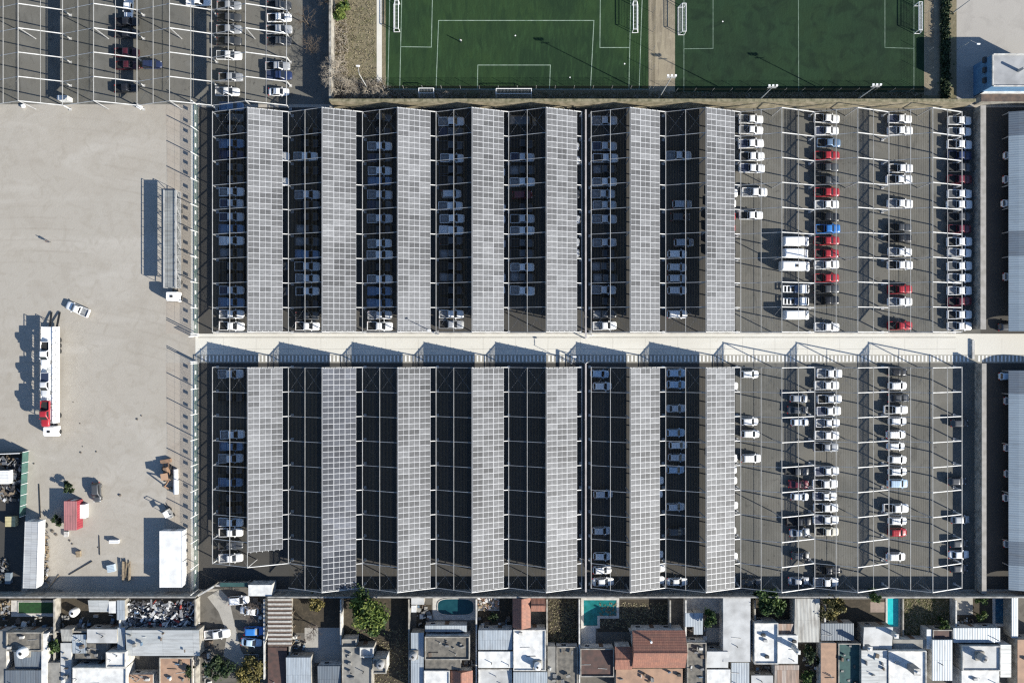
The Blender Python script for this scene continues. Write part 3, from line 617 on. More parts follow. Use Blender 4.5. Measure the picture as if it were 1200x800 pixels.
def mesh_fence(lab, x0, y0, x1, y1, z=4.0, plates=(), arm=True):
    p, q = W(x0, y0), W(x1, y1); t = thing('mesh_fence', lab, 'fence', (p + q) / 2); L = (q - p).length; d = (q - p) / L; up = Vector((0, 0, 1))
    b = MB()
    for k in range(48): b.bar(p + up * (.06 + k * .048), q + up * (.06 + k * .048), .009)
    for i in range(int(L / .6)): c = p + d * (.3 + .6 * i); b.bar(c, c + up * 2.3, .012)
    b.build('green_mesh', green, t)
    b = MB()
    for i in range(int(L / 1.2)): c = p + d * (.6 + 1.2 * i); b.bar(c + up * 2.3, c + up * z, .012)
    for k in range(2): b.bar(p + up * (3.0 + k * (z - 3.05)), q + up * (3.0 + k * (z - 3.05)), .010)
    b.build('upper_wire', steel_d, t)
    n = max(1, round(L / 5.35))
    for i in range(n + 1):
        c = p + d * L * i / n; b = MB(); b.bar(c, c + up * z, .16); b.build('post', gpost, t)
    side = Vector((d.y, -d.x, 0)) if d.y > 0 else Vector((-d.y, d.x, 0))
    for py in plates:
        c = W(x0, py); c = Vector((p.x, c.y, 0)) + Vector((.07, 0, 0))
        b = MB(); b.box(c.x - .012, c.x + .012, c.y - .36, c.y + .36, 1.35, 1.95); b.build('fence_plate', plate_m, t)
    return t
rp = random.Random(3)
def pls(a, c): 
    out = []; y = a
    while y < c: out.append(y); y += rp.choice([13, 14.5, 10.5, 16, 12])
    return out
mesh_fence('tall green mesh fence between bare yard and carports above the road', 232.2, 124, 232.2, 391, plates=pls(134, 386))
mesh_fence('tall green mesh fence between bare yard and carports below the road', 232.2, 425.5, 232.2, 690, plates=pls(436, 690))
# open gate leaves standing across the road mouth
for lab, y in (('white gate leaf swung open at the upper side of the road mouth', 393.2), ('white gate leaf swung open at the lower side of the road mouth', 423.4)):
    p, q = W(232, y), W(226, y + (1.5 if y < 400 else -.5)); t = thing('gate_leaf', lab, 'gate', p)
    b = MB(); u = Vector((0, 0, 1)); b.bar(p, p + u * 4, .14); b.bar(q + u * .15, q + u * 2.4, .08); b.bar(p + u * .2, q + u * .2, .08); b.bar(p + u * 2.4, q + u * 2.4, .08); b.build('frame', gpost, t)
    b = MB()
    for i in range(1, 12): c = p + (q - p) * i / 12; b.bar(c + u * .2, c + u * 2.4, .03)
    b.build('bars', gpost, t)
p = W(1139, 398); t = thing('sliding_gate', 'low white sliding gate standing open across the road', 'gate', p)
b = MB(); p, q = W(1139.5, 398.5), W(1139.5, 420.5); b.bar(p + Vector((0, 0, .25)), q + Vector((0, 0, .25)), .5, .45); b.build('gate_body', wallw, t)
b = MB(); b.bar(p + Vector((.3, 0, .05)), q + Vector((.3, 0, .05)), .12, .08); b.build('rail', steel_d, t)
# pitch perimeter fences
def pitch_fence(lab, x0, y0, x1, y1, z=3.2):
    p, q = W(x0, y0), W(x1, y1); t = thing('pitch_fence', lab, 'fence', (p + q) / 2); L = (q - p).length; d = (q - p) / L; u = Vector((0, 0, 1))
    n = round(L / 4)
    for i in range(n + 1): c = p + d * L * i / n; b = MB(); b.tube(c, c + u * z, .04, n=6); b.build('post', steel_d, t)
    b = MB()
    for i in range(int(L / .35)): c = p + d * .35 * i; b.bar(c, c + u * z, .014)
    for k in range(9): b.bar(p + u * (.1 + k * (z - .15) / 8), q + u * (.1 + k * (z - .15) / 8), .016)
    b.build('chain_link', net_m, t)
pitch_fence('wire fence behind the goal end of the greener pitch', 452, 105.8, 760, 105.8)
pitch_fence('wire fence behind the long side of the darker pitch', 791, 109, 1083, 109)
pitch_fence('wire fence between the greener pitch and the dirt path', 765.5, -30, 764.5, 105)
pitch_fence('wire fence along the outer edge of the darker pitch', 1085, -30, 1085, 108)

# ------------------------------------------------------------------ goals
white = mat('white tube', (.8, .8, .8), rough=.45)
def goal(lab, x, y, wid, ax, dep=1.1, zt=2.1):
    """ax: the direction its back faces, as an angle in degrees"""
    c = W(x, y); t = thing('soccer_goal', lab, 'goal', c, 'soccer goals', 0); a = math.radians(ax); e = Vector((math.cos(a), math.sin(a), 0)); s = Vector((-e.y, e.x, 0)) * wid / 2; u = Vector((0, 0, zt))
    b = MB(); r = .075
    for k in (-1, 1):
        b.tube(c + s * k, c + s * k + u, r); b.tube(c + s * k + u, c + s * k + u + e * dep * .6, r * .8); b.tube(c + s * k + u + e * dep * .6, c + s * k + e * dep, r * .8); b.tube(c + s * k + Vector((0, 0, .06)), c + s * k + e * dep + Vector((0, 0, .06)), r * .8)
    b.tube(c - s + u, c + s + u, r); b.tube(c - s + u + e * dep * .6, c + s + u + e * dep * .6, r * .8); b.tube(c - s + e * dep + Vector((0, 0, .06)), c + s + e * dep + Vector((0, 0, .06)), r * .8)
    b.build('goal_frame', white, t)
    b = MB(); n = int(wid / .3)
    for i in range(1, n):
        q = c - s + s * 2 * i / n; b.bar(q + u + e * dep * .6, q + e * dep, .018); b.bar(q + u, q + u + e * dep * .6, .018)
    for k in range(1, 7): q = u * (1 - k / 7) + e * dep * (.6 + .4 * k / 7); b.bar(c - s + q, c + s + q, .018)
    b.build('net', mat('goal net cord', (.5, .5, .5), rough=.9), t)
goal('white goal on the left touchline of the greener pitch', 468.5, 21.5, 6.0, 180, 1.3)
goal('white goal on the right touchline of the greener pitch', 740.5, 22.5, 6.0, 0, 1.3)
goal('white goal beside the dirt path on the darker pitch', 801.5, 25, 6.0, 180, 1.3)
goal('white goal at the far edge of the darker pitch', 1071, 23.5, 6.0, 0, 1.3)
goal('wide white goal standing in shade behind the greener pitch', 602, 107.5, 7.6, -90, 1.8)
goal('narrow white goal standing on dirt by the pitch corner', 500.5, 107, 3.2, -90, 1.8)

# ------------------------------------------------------------------ poles and lamps
def pole(lab, base, z, head='flood', r=.13, arm=0.0):
    t = thing('floodlight_pole' if head == 'flood' else 'lamp_post', lab, 'light pole', base); u = Vector((0, 0, 1)); c = Vector(base)
    b = MB(); b.tube(c, c + u * z, r, r * .55, n=10); b.build('pole', mat('pale pole', (.5, .5, .48), (.3, .3, .29), .8), t)
    if head == 'flood':
        b = MB(); b.bar(c + u * z + Vector((-.9, 0, 0)), c + u * z + Vector((.9, 0, 0)), .12); b.bar(c + u * (z - .7) + Vector((-.9, 0, 0)), c + u * (z - .7) + Vector((.9, 0, 0)), .12); b.build('crossbar', steel_d, t)
        for dx in (-.75, 0, .75):
            b = MB(); q = c + u * z + Vector((dx, .1, .02)); b.box(q.x - .2, q.x + .2, q.y - .05, q.y + .28, q.z, q.z + .25); b.build('lamp', mat('lamp housing', (.8, .8, .8), rough=.5), t)
    else:
        q = c + u * z; e = Vector((math.cos(arm), math.sin(arm), 0))
        b = MB(); b.tube(q - u * .1, q + e * 1.3 + u * .2, .05, n=6); b.build('arm', steel_d, t)
        b = MB(); h = q + e * 1.6 + u * .22; b.loft([rr(h.x - .4, h.x + .4, .16, h.z - .06, .1), rr(h.x - .35, h.x + .35, .13, h.z + .08, .1)]) ; b.v = [(x, y + h.y, z_) for x, y, z_ in b.v]; b.build('lamp_head', mat('lamp housing', (.8, .8, .8)), t)
    return t
pole('floodlight pole behind the pitch path between both soccer pitches', W(771, 117), 15, 'flood')
pole('floodlight pole at the middle of the darker pitch wall', W(884, 123), 12.3, 'flood')
pole('floodlight pole near the outer corner of the darker pitch', W(997, 122), 12.3, 'flood')
pole('pale leaning lamp pole among bare trees on dry grass', W(430.7, 104), 9.5, 'lamp', arm=1.7)
pole('street lamp at the upper kerb below solar roofs three and four', W(515, 392), 8.5, 'lamp', arm=2.6)
pole('short camera pole at the lower side of the road', W(668, 425.5), 4.6, 'lamp', .08, arm=1.2)
pole('lamp post leaning over the pale yard in the top corner', W(1117, 15), 7.5, 'lamp', arm=.4)
pole('thin mast beside the dark hedge in the top corner', W(1119.5, 60), 6.0, 'lamp', .1, arm=-.5)

# ------------------------------------------------------------------ metal carport at the edge, blue building
blue_sheet = sheet_mat('blue grey roofing', (.33, .39, .43), (.29, .345, .385), .5, 'y', .5, .1, (9.0, 30), .2)
dull_sheet = sheet_mat('dull roofing', (.17, .205, .24), (.145, .175, .21), .5, 'y', .6, .1, (9.0, 30), .3)
for lab, yy in (('long low metal carport roof over the upper alley', [(131, 159, 1), (159, 216, 0), (216, 243, 0), (243, 271, 0), (271, 300, 1), (300, 388, 0)]), ('long low metal carport roof over the lower alley', [(434, 461, 1), (461, 520, 0), (520, 577, 0), (577, 634, 0), (634, 662, 1), (662, 691, 0)])):
    t = thing('metal_carport', lab, 'carport', W(1215, (yy[0][0] + yy[-1][1]) / 2)); X0 = W(1182, 0, 2.5).x; X1 = W(1262, 0, 2.5).x
    for a, c, k in yy:
        b = MB(); ya, yb = W(0, a, 2.6).y - .01, W(0, c, 2.6).y + .01; n = 8
        pr = [(X0 + (X1 - X0) * i / n, 2.5 + 1.5 * math.sin(math.pi * i / n)) for i in range(n + 1)]
        ring = lambda y: [(x, y, z) for x, z in pr] + [(x, y, z - .08) for x, z in reversed(pr)]
        b.loft([ring(ya), ring(yb)], smooth=False); b.build('roof_sheet', dull_sheet if k else blue_sheet, t)
        b = MB(); b.bar((X0, ya, 2.35), (X1, ya, 2.35), .1, .2); b.build('tie_beam', steel_d, t)
        for x in (X0 + .15, X1 - .15):
            b = MB(); b.bar((x, ya - .1, 0), (x, ya - .1, 2.42), .16); b.build('post', steel_d, t)
    b = MB(); b.bar((X1 - .6, W(0, yy[0][0], 2.6).y, 1.2), (X1 - .6, W(0, yy[-1][1], 2.6).y, 1.2), .2, 2.4); b.build('back_wall', conc, t)
roofgrey = mat('grey flat roof', (.36, .365, .37), (.25, .255, .26), .35, bump=.1)
t = thing('blue_building', 'tall blue walled building with flat grey roof in the top corner', 'building', W(1190, 100))
pb = [W(x, y, 6.9).xy for x, y in ((1163, 64), (1240, 64), (1240, 101), (1163, 101))]
b = MB(); b.prism(pb, 0, 6.8); b.build('wall', mat('blue wall', (.10, .22, .36), (.08, .17, .29), .8), t)
b = MB(); b.prism([(x + (.05 if i in (1, 2) else -.05), y) for i, (x, y) in enumerate(pb)], 6.803, 6.9); r_ = b.build('roof', roofgrey, t)
b = MB()
for i in range(4): 
    a, c = Vector((*pb[i], 7.0)), Vector((*pb[(i + 1) % 4], 7.0)); d = (c - a).normalized() * .13; b.bar(a + d, c - d, .24, .3)
b.build('parapet', wallw, r_)
for k, yy in enumerate((70, 82, 94)):
    c = W(1163, yy, 4.6); b = MB(); b.box(pb[0][0] - .55, pb[0][0] - .003, c.y - .6, c.y + .5, 4.2, 5.0); b.build('air_unit', mat('dark unit', (.05, .05, .055)), t)
b = MB(); c = W(1194, 83, 7); b.tube(c, c + Vector((0, 0, 1.9)), .35, .3, n=10); b.build('chimney_vent', steel_d, t)
t = thing('front_annex', 'low white roofed annex in front of the blue building', 'building', W(1195, 108))
pb = [W(x, y, 3.4).xy for x, y in ((1163, 101.5), (1240, 101.5), (1240, 109), (1151, 109))]
b = MB(); b.prism(pb, 0, 3.3); b.build('wall', wallw, t); b = MB(); b.prism(pb, 3.303, 3.4); b.build('roof', mat('white roof paint', (.70, .70, .68), (.5, .5, .49), .7), t)
t = thing('brown_shed', 'low brown roofed shed beneath the white annex', 'building', W(1195, 115))
pb = [W(x, y, 2.6).xy for x, y in ((1150, 109.6), (1240, 109.6), (1240, 119), (1150, 119))]
b = MB(); b.prism(pb, 0, 2.5); b.build('wall', conc, t); b = MB(); b.prism(pb, 2.503, 2.6); b.build('roof', mat('rusty roof', (.12, .08, .06), (.06, .045, .04), .9), t)

# ------------------------------------------------------------------ car transporters
def rig(name, lab, px, y0, y1, cab_len, loaded):
    z = 3.0 if loaded else 3.4
    x = W(px, 0, z).x; ya, yb = W(0, y0, z).y, W(0, y1, z).y
    t = thing(name, lab, 'truck', (x, (ya + yb) / 2, 0)); wh = mat('white truck paint', (.8, .8, .79), rough=.4); gr = sheet_mat('worn deck plate', (.30, .31, .30), (.245, .255, .25), .3, 'y', .5, .2, (4, 1.6), .5)
    dm = wh if loaded else gr
    yc = yb + cab_len + .8     # gap behind the cab
    b = MB(); b.loft([[(x + q[1], yb + cab_len / 2 + q[0], q[2]) for q in rr(-cab_len / 2, cab_len / 2, 1.2, zz, .12)] for zz in (.5, 1.4)] + [[(x + q[1], yb + cab_len / 2 + q[0], q[2]) for q in rr(-cab_len / 2 + .12, cab_len / 2, 1.2, zz, .15)] for zz in (2.6,)] + [[(x + q[1], yb + cab_len / 2 + q[0], q[2]) for q in rr(-cab_len / 2 + .3, cab_len / 2 - .1, 1.1, 2.9, .2)]]); cab = b.build('cab', wh, t)
    b = MB(); b.box(x - .3, x + .3, yb + cab_len / 2 - .2, yb + cab_len / 2 + .3, 2.9, 2.98); b.build('roof_hatch', trim, cab)
    b = MB(); b.add([(x - 1.05, yb - .01, 1.5), (x + 1.05, yb - .01, 1.5), (x + 1.0, yb + .1, 2.5), (x - 1.0, yb + .1, 2.5), (x - 1.05, yb - .03, 1.5), (x + 1.05, yb - .03, 1.5), (x + 1.0, yb + .07, 2.5), (x - 1.0, yb + .07, 2.5)], [(3, 2, 1, 0), (4, 5, 6, 7), (0, 1, 5, 4), (1, 2, 6, 5), (2, 3, 7, 6), (3, 0, 4, 7)]); b.build('windscreen', glass, cab)
    b = MB(); b.bar((x - .45, yb + 1, .85), (x - .45, ya - .3, .85), .15, .3); b.bar((x + .45, yb + 1, .85), (x + .45, ya - .3, .85), .15, .3); b.build('chassis', trim, t)
    b = MB(); b.box(x - 1.2, x + 1.2, yc, ya, 1.05, 1.17); b.build('lower_deck', dm, t)
    b = MB()
    L = ya - yc
    if loaded:
        for sx in (-1, 1): b.box(x + min(sx * 1.2, sx * .45), x + max(sx * 1.2, sx * .45), yc, ya - 3, z - .12, z)
        b.box(x - 1.2, x + 1.2, ya - 3, ya, z - .12, z)
    else:
        b.box(x - 1.2, x + 1.2, yc, ya, z - .12, z)
        for k in range(1, 3): b.box(x - 1.2, x + 1.2, yc + L * k / 3 - .06, yc + L * k / 3 + .06, z + .003, z + .05)
        b.box(x - .55, x - .45, yc, ya, z + .003, z + .04); b.box(x + .5, x + .6, yc, ya, z + .003, z + .04)
    b.build('upper_deck', dm, t)
    n = int(L / (1.25 if loaded else 1.7))
    for sx in (-1, 1):
        b = MB(); X = x + sx * 1.27
        b.bar((X, yc, z + .35), (X, ya, z + .35), .1); b.bar((X, yc, z - .06), (X, ya, z - .06), .14, .2); b.bar((X, yc, 1.1), (X, ya, 1.1), .12, .2); b.bar((X, yc, 2.0), (X, ya, 2.0), .1, .1)
        for k in range(n + 1):
            y = yc + L * k / n; b.bar((X, y, 1.0), (X, y, z + .35), .11 if loaded else .08)
            if k < n: b.bar((X, y, 1.2 if k % 2 else z - .1), (X, yc + L * (k + 1) / n, z - .1 if k % 2 else 1.2), .08)
        b.build('side_rail', wh if loaded else steel_d, t)
    for y in (yb + .9, yc + 1.4, ya - 5.2, ya - 4.0, ya - 2.8):
        for sx in (-1, 1):
            b = MB(); b.tube((x + sx * .85, y, .5), (x + sx * 1.22, y, .5), .5, n=14); b.build('wheel', tyre, t)
    for sx in (-1, 1) if loaded else ():
        b = MB(); b.bar((x + sx * .75, ya, 1.1), (x + sx * .9, ya + 3.3, .25), .45, .1); b.build('ramp', trim, t)
    return x, z
rig('car_transporter', 'empty grey decked car transporter with white cab beside the green fence', 199.5, 223, 353, 2.1, False)
x, z = rig('car_transporter', 'white car transporter loaded with pickups, front end down the yard', 56.5, 383, 512, 2.2, True)
for py, code, lab in ((415, 'pwk', 'white pickup riding highest at the ramp end of the transporter'), (451, 'pln', 'pale grey pickup riding mid transporter between white and red ones'), (485, 'prk', 'red pickup riding on the transporter just behind its cab')):
    o = car(52.5, py, code, lab, 'pickups on the transporter', math.radians(-90), z=z, zref=z + 1)
    for c, pyy, zz in ((code, py, 1.17),): pass

# ------------------------------------------------------------------ yard things
def box_container(name, lab, cat, px0, py0, px1, py1, z, m, rz=0, zb=.15, ribs=True, dark_front=None):
    c = (W(px0, py0, z) + W(px1, py1, z)) / 2; c.z = 0; hx = abs(W(px1, 0, z).x - W(px0, 0, z).x) / 2; hy = abs(W(0, py1, z).y - W(0, py0, z).y) / 2
    t = thing(name, lab, cat, c, rz=math.radians(rz)); b = MB()
    b.box(-hx + .05, hx - .05, -hy + .05, hy - .05, zb, z - .05)
    if ribs:
        n = int(2 * hy / .55)
        for i in range(n):
            y = -hy + .2 + (2 * hy - .4) * (i + .5) / n
            for sx in (-1, 1): b.box(min(sx * (hx - .05), sx * hx), max(sx * (hx - .05), sx * hx), y - .14, y + .14, zb + .15, z - .15)
    sub('body', b, m[0], t)
    b = MB(); b.box(-hx, hx, -hy, hy, z - .045, z)
    for sx in (-1, 1): b.box(min(sx * hx, sx * (hx - .12)), max(sx * hx, sx * (hx - .12)), -hy, hy, z + .002, z + .05)
    sub('roof', b, m[1], t)
    b = MB(); b.box(-.45, .45, hy - .04, hy + .02, zb + .1, zb + 2.05); sub('door', b, m[2], t)
    return t, hx, hy
cw = mat('white container paint', (.78, .78, .77), (.60, .60, .59), .5, rough=.5)
cg = sheet_mat('grey van roof', (.46, .47, .47), (.40, .41, .42), .5, 'y', .5, .1, (2, 2), .3)
box_container('storage_container', 'white storage container with plain white roof near the fence', 'container', 187, 622, 213.5, 688, 2.65, (cw, cw, steel_d))
t, hx, hy = box_container('box_trailer', 'long white box trailer with ribbed grey roof by the junkyard', 'trailer', 28, 611, 44, 689, 3.7, (cw, cg, steel_d), rz=-1.8, zb=1.1)
for y in (-hy + 1.2, -hy + 2.5, hy - 1.5):
    for sx in (-1, 1):
        b = MB(); b.tube((sx * (hx - .4), y, .5), (sx * (hx - .05), y, .5), .5, n=12); sub('wheel', b, tyre, t)
redw = mat('red kiosk wall', (.30, .035, .05), (.22, .03, .04), 1); redr = sheet_mat('faded red roof', (.36, .155, .155), (.34, .145, .145), .35, 'x', .6, 0, (9, 9), .45)
t, hx, hy = box_container('site_kiosk', 'red site kiosk with faded red roof on the dirt', 'kiosk', 75, 587, 90, 621, 2.7, (redw, redr, cw))
b = MB(); b.box(hx, hx + 1.05, -hy + 2.2, hy - 1.0, .02, 1.5); o = b.build('water_trough', cw, loc=(0, 0, 0)); tag(o, 'white tank standing against the red kiosk', 'tank'); o.location = t.location
def blob(b, c, r, rz, seed, n=2, m=0):
    rnd = random.Random(seed); import bmesh
    bm = bmesh.new(); bmesh.ops.create_icosphere(bm, subdivisions=n, radius=1)
    vs = [(c[0] + v.co.x * r * (1 + rnd.uniform(-.25, .25)), c[1] + v.co.y * r * (1 + rnd.uniform(-.25, .25)), c[2] + v.co.z * rz * (1 + rnd.uniform(-.25, .25))) for v in bm.verts]
    b.add(vs, [tuple(v.index for v in f.verts) for f in bm.faces], m); bm.free()
orange = mat('orange machine paint', (.27, .16, .10), (.18, .12, .08), 1.5)
# backhoe loader
c = W(198, 553); t = thing('backhoe_loader', 'dusty orange backhoe loader beside the white pipe', 'digger', c, rz=math.radians(100))
b = MB(); b.box(-1.7, 1.3, -.55, .55, .6, 1.5); b.loft([rr(.1, 1.3, .5, 1.5, .1), rr(.2, 1.2, .4, 1.75, .1)]); sub('body', b, orange, t)
b = MB(); b.box(-1.2, .05, -.7, .7, 1.5, 2.5); sub('cab', b, glass, t); b = MB(); b.box(-1.3, .12, -.75, .75, 2.503, 2.62); sub('cab_roof', b, mat('tan cab roof', (.4, .25, .16)), t)
for x, r, in ((-1.1, .7), (1.0, .5)):
    for sy in (-1, 1): b = MB(); b.tube((x, sy * .6, r), (x, sy * 1.0, r), r, n=14); sub('wheel', b, tyre, t)
b = MB(); b.bar((-1.7, 0, 1.0), (-2.6, .2, 2.9), .25, .3); b.bar((-2.6, .2, 2.9), (-3.4, .3, 1.0), .2, .25); sub('digging_arm', b, orange, t)
b = MB(); b.box(-3.7, -3.2, -.15, .75, .1, .8); sub('bucket', b, trim, t)
b = MB(); b.box(2.1, 2.9, -1.1, 1.1, .1, .8); b.bar((1.0, -.6, 1.2), (2.3, -.6, .6), .18); b.bar((1.0, .6, 1.2), (2.3, .6, .6), .18); sub('loader_shovel', b, orange, t)
b = MB(); b.tube(W(207, 549) + Vector((0, 0, .55)), W(207.5, 578) + Vector((0, 0, .55)), .55, n=16); tag(b.build('concrete_pipe', cw), 'thick white pipe lying along the fence', 'pipe')
c = W(200, 600); t = thing('forklift', 'grey and white forklift with raised mast on the dirt', 'forklift', c, rz=math.radians(120))
b = MB(); b.box(-1.1, .9, -.55, .55, .35, 1.1); b.loft([rr(-1.2, -.5, .55, 1.1, .15), rr(-1.1, -.55, .5, 1.4, .15)]); sub('body', b, mat('grey machine', (.35, .35, .34), (.2, .2, .2), 2), t)
b = MB(); [b.bar((x, y, 1.1), (x * .9, y * .9, 2.2), .07) for x in (-.6, .7) for y in (-.5, .5)]; b.box(-.65, .7, -.52, .52, 2.2, 2.27); sub('roll_cage', b, white, t)
b = MB(); [b.bar((1.0, y, .2), (.95, y, 2.9), .12) for y in (-.4, .4)]; b.bar((1, -.4, 2.9), (1, .4, 2.9), .1); b.bar((1.05, -.25, .2), (2.2, -.25, .15), .1, .05); b.bar((1.05, .25, .2), (2.2, .25, .15), .1, .05); sub('mast', b, trim, t)
for x in (-.8, .65):
    for sy in (-1, 1): b = MB(); b.tube((x, sy * .4, .35), (x, sy * .62, .35), .35, n=12); sub('wheel', b, tyre, t)
def crate(lab, px, py, sx, sy, h, m, rz=0, name='crate'):
    t = thing(name, lab, name.replace('_', ' '), W(px, py), rz=math.radians(rz)); b = MB()
    b.box(-sx / 2 + .04, sx / 2 - .04, -sy / 2 + .04, sy / 2 - .04, .06, h - .04); sub('body', b, m, t)
    b = MB()
    n = max(2, int(sy / .3))
    for i in range(n): y = -sy / 2 + sy * (i + .5) / n; b.box(-sx / 2, sx / 2, y - .42 * sy / n, y + .42 * sy / n, h - .035, h)
    sub('lid', b, m, t)
    return t
wood = mat('weathered timber', (.30, .24, .16), (.18, .14, .10), 2); yelw = mat('yellowish board', (.52, .46, .26), (.4, .35, .2), 1)
crate('white crate lying near the middle of the dirt', 135.5, 633.5, 2.0, .8, .9, cw)
crate('brown wooden crate on the dirt below the red kiosk', 93.5, 648, .9, 1.3, .8, wood, 5)
crate('pale crate beside the lower corner of the red kiosk', 79, 625, .9, 1.2, .6, wallw)
crate('pale blue crate beside the standing timber', 132, 664.5, 1.6, 1.6, .9, mat('pale blue', (.42, .5, .56)), 10)
crate('yellowish square tank top inside the junkyard', 16, 609.5, 2.2, 2.2, 1.2, yelw)
crate('white square tank inside the junkyard', 12.5, 557, 2.0, 2.9, 2.2, cw)
crate('grey crate at the lower end of the junkyard', 12, 676, 1.2, 2.4, .9, mat('blue grey crate', (.16, .2, .24)))
b = MB(); rnd = random.Random(4)
for i in range(14):
    x = 144.5 + i * .8 + rnd.uniform(-.3, .3); p, q = W(x, 656 + rnd.uniform(0, 3)), W(x + rnd.uniform(-1, 1), 679 + rnd.uniform(-3, 2)); b.bar(p + Vector((0, 0, .1 + rnd.random() * .9)), q + Vector((0, 0, .1 + rnd.random() * .7)), .22, .08)
tag(b.build('timber_stack', wood), 'loose stack of pale timber planks on the dirt', 'timber')
for lab, x0, y0, x1, y1, w_ in (('long plank leaning across the lower yard edge', 56.5, 689, 70, 673, .18), ('thin dark beam lying on the dirt', 81, 673, 108.5, 657, .16), ('bent rail lying upright on the dirt track', 116.5, 627, 117.5, 650, .07), ('rusty rail beside the green junkyard fence', 46, 567, 48, 606, .14)):
    b = MB(); b.bar(W(x0, y0) + Vector((0, 0, .1)), W(x1, y1) + Vector((0, 0, .16)), w_, .12); tag(b.build('loose_beam', wood if 'plank' in lab else trim), lab, 'beam')
for lab, px, py, a, s1, s2 in (('grey board lying at the foot of the long wall', 45, 695.5 - 3, 4, 4.6, 1.3), ('second grey board partly over the first by the wall', 63, 692, -6, 3.6, .9)):
    b = MB(); b.box(-s1 / 2, s1 / 2, -s2 / 2, s2 / 2, .02, .1); o = b.build('loose_board', mat('grey board', (.22, .21, .19), (.14, .135, .12), 1), local=True); o.location = W(px, py) + Vector((0, 0, .01 if 'second' not in lab else .15)); o.rotation_euler = (0, 0, math.radians(a)); tag(o, lab, 'board')
for i, (px, py, r) in enumerate([(x_, y_, r_ * .6) for x_, y_, r_ in [(115, 641, .25), (95, 530, .35), (113, 529, .3), (97, 523, .2), (40, 543, .3), (86, 471, .2), (94, 496, .22), (161, 491, .4), (166, 487, .3), (141, 580, .5), (102, 606, .4), (82, 633, .4), (85, 637, .35), (62, 622, .6), (66, 626, .5)]]):
    b = MB(); blob(b, (0, 0, r * .4), r, r * .6, i); o = b.build('rock', mat('dark rock', (.14, .12, .10), (.08, .07, .06), 2), local=True); o.location = W(px, py)
    tag(o, 'small dark stone lying loose on the pale dirt yard', 'stone', 'stones scattered on the yard')
# mixed scrap: nobody could count it
def scrap(name, poly, n, z, mats_, seed, size=(.3, 1.6)):
    rnd = random.Random(seed); b = MB(); x0, y0, x1, y1 = poly
    for i in range(n):
        px, py = rnd.uniform(x0, x1), rnd.uniform(y0, y1); c = W(px, py); c.z = rnd.random() ** 1.5 * z + .1
        L, w, h = rnd.uniform(*size), rnd.uniform(.1, .7), rnd.uniform(.04, .3); d = Vector((rnd.gauss(0, 1), rnd.gauss(0, 1), rnd.gauss(0, .5))).normalized() * L / 2
        c.z = max(c.z, abs(d.z) + .1); b.bar(c - d, c + d, w if rnd.random() < .7 else .08, h, rnd.choices(range(len(mats_)), [5, 5, 5, .35, .8][:len(mats_)])[0])
    o = struct(b.build(name, mats_), 'stuff'); return o
sm = [mat('scrap white', (.66, .66, .66), (.4, .4, .4), 3), mat('scrap grey', (.26, .27, .28), (.12, .12, .13), 3), mat('scrap black', (.03, .03, .035)), mat('scrap red', (.34, .05, .04)), mat('scrap blue', (.10, .16, .26))]
scrap('scrap_metal', (148, 704, 231, 735), 620, 1.6, sm, 11, (.4, 2.2)); scrap('scrap_rubble', (-5, 536, 26, 585), 260, 1.0, [sm[1], sm[2], mat('scrap brown', (.14, .11, .08)), sm[0]], 12)
scrap('yard_rubble', (47, 622, 58, 684), 150, .4, [wood, sm[1], wood, sm[0]], 13, (.2, .9)); scrap('junk_heap', (-6, 655, 10, 684), 60, .8, [wood, sm[1], sm[2], sm[3]], 14)
scrap('dark_rubble', (0, 703, 12, 720), 60, .5, [wood, sm[1], wood], 15, (.2, .8)); scrap('tile_rubble', (561, 699, 584, 713), 110, .5, [mat('tile bits', (.34, .2, .13)), sm[0], wood], 16, (.2, .8))
b = MB(); p, q = W(33.5, 528), W(30, 603); b.bar(p + Vector((0, 0, 1.1)), q + Vector((0, 0, 1.1)), .12, 2.1); t = thing('sheet_fence', 'teal sheet metal fence along the junkyard', 'fence', p); b.build('sheeting', mat('teal sheet', (.055, .125, .105), (.04, .09, .08), 1), t)
for k in range(7): c = p + (q - p) * k / 6 + Vector((.12, 0, 0)); b = MB(); b.bar(c, c + Vector((0, 0, 2.3)), .08); b.build('post', white, t)
t = thing('sheet_fence', 'dark sheet fence closing the top of the junkyard', 'fence', W(15, 532)); p, q = W(-60, 532), W(33, 528.6); b = MB(); b.bar(p + Vector((0, 0, 1.5)), q + Vector((0, 0, 1.5)), .1, 3); b.build('sheeting', mat('dark sheet', (.05, .06, .06)), t); b = MB(); b.bar(p + Vector((0, 0, 3.05)), q + Vector((0, 0, 3.05)), .14, .1); b.build('top_rail', white, t)
sheet('junkyard_ground', [(-60, 532), (33, 529), (30, 603), (25, 693), (-60, 693)], .005, shadelot)
# small objects at the corner lot edge
for lab, px, py in (('white portable cabin lying at the corner lot edge', 79.5, 118),):
    crate(lab, px, py, 2.2, 1.0, 2.2, cw, 0, 'white_cabin')
crate('white barrier box at the end of the corner lot', 164.5, 126, 1.0, .9, .7, cw, -30); crate('white marker box just below the corner lot frame', 28.5, 125, .7, .7, .6, cw, 20)
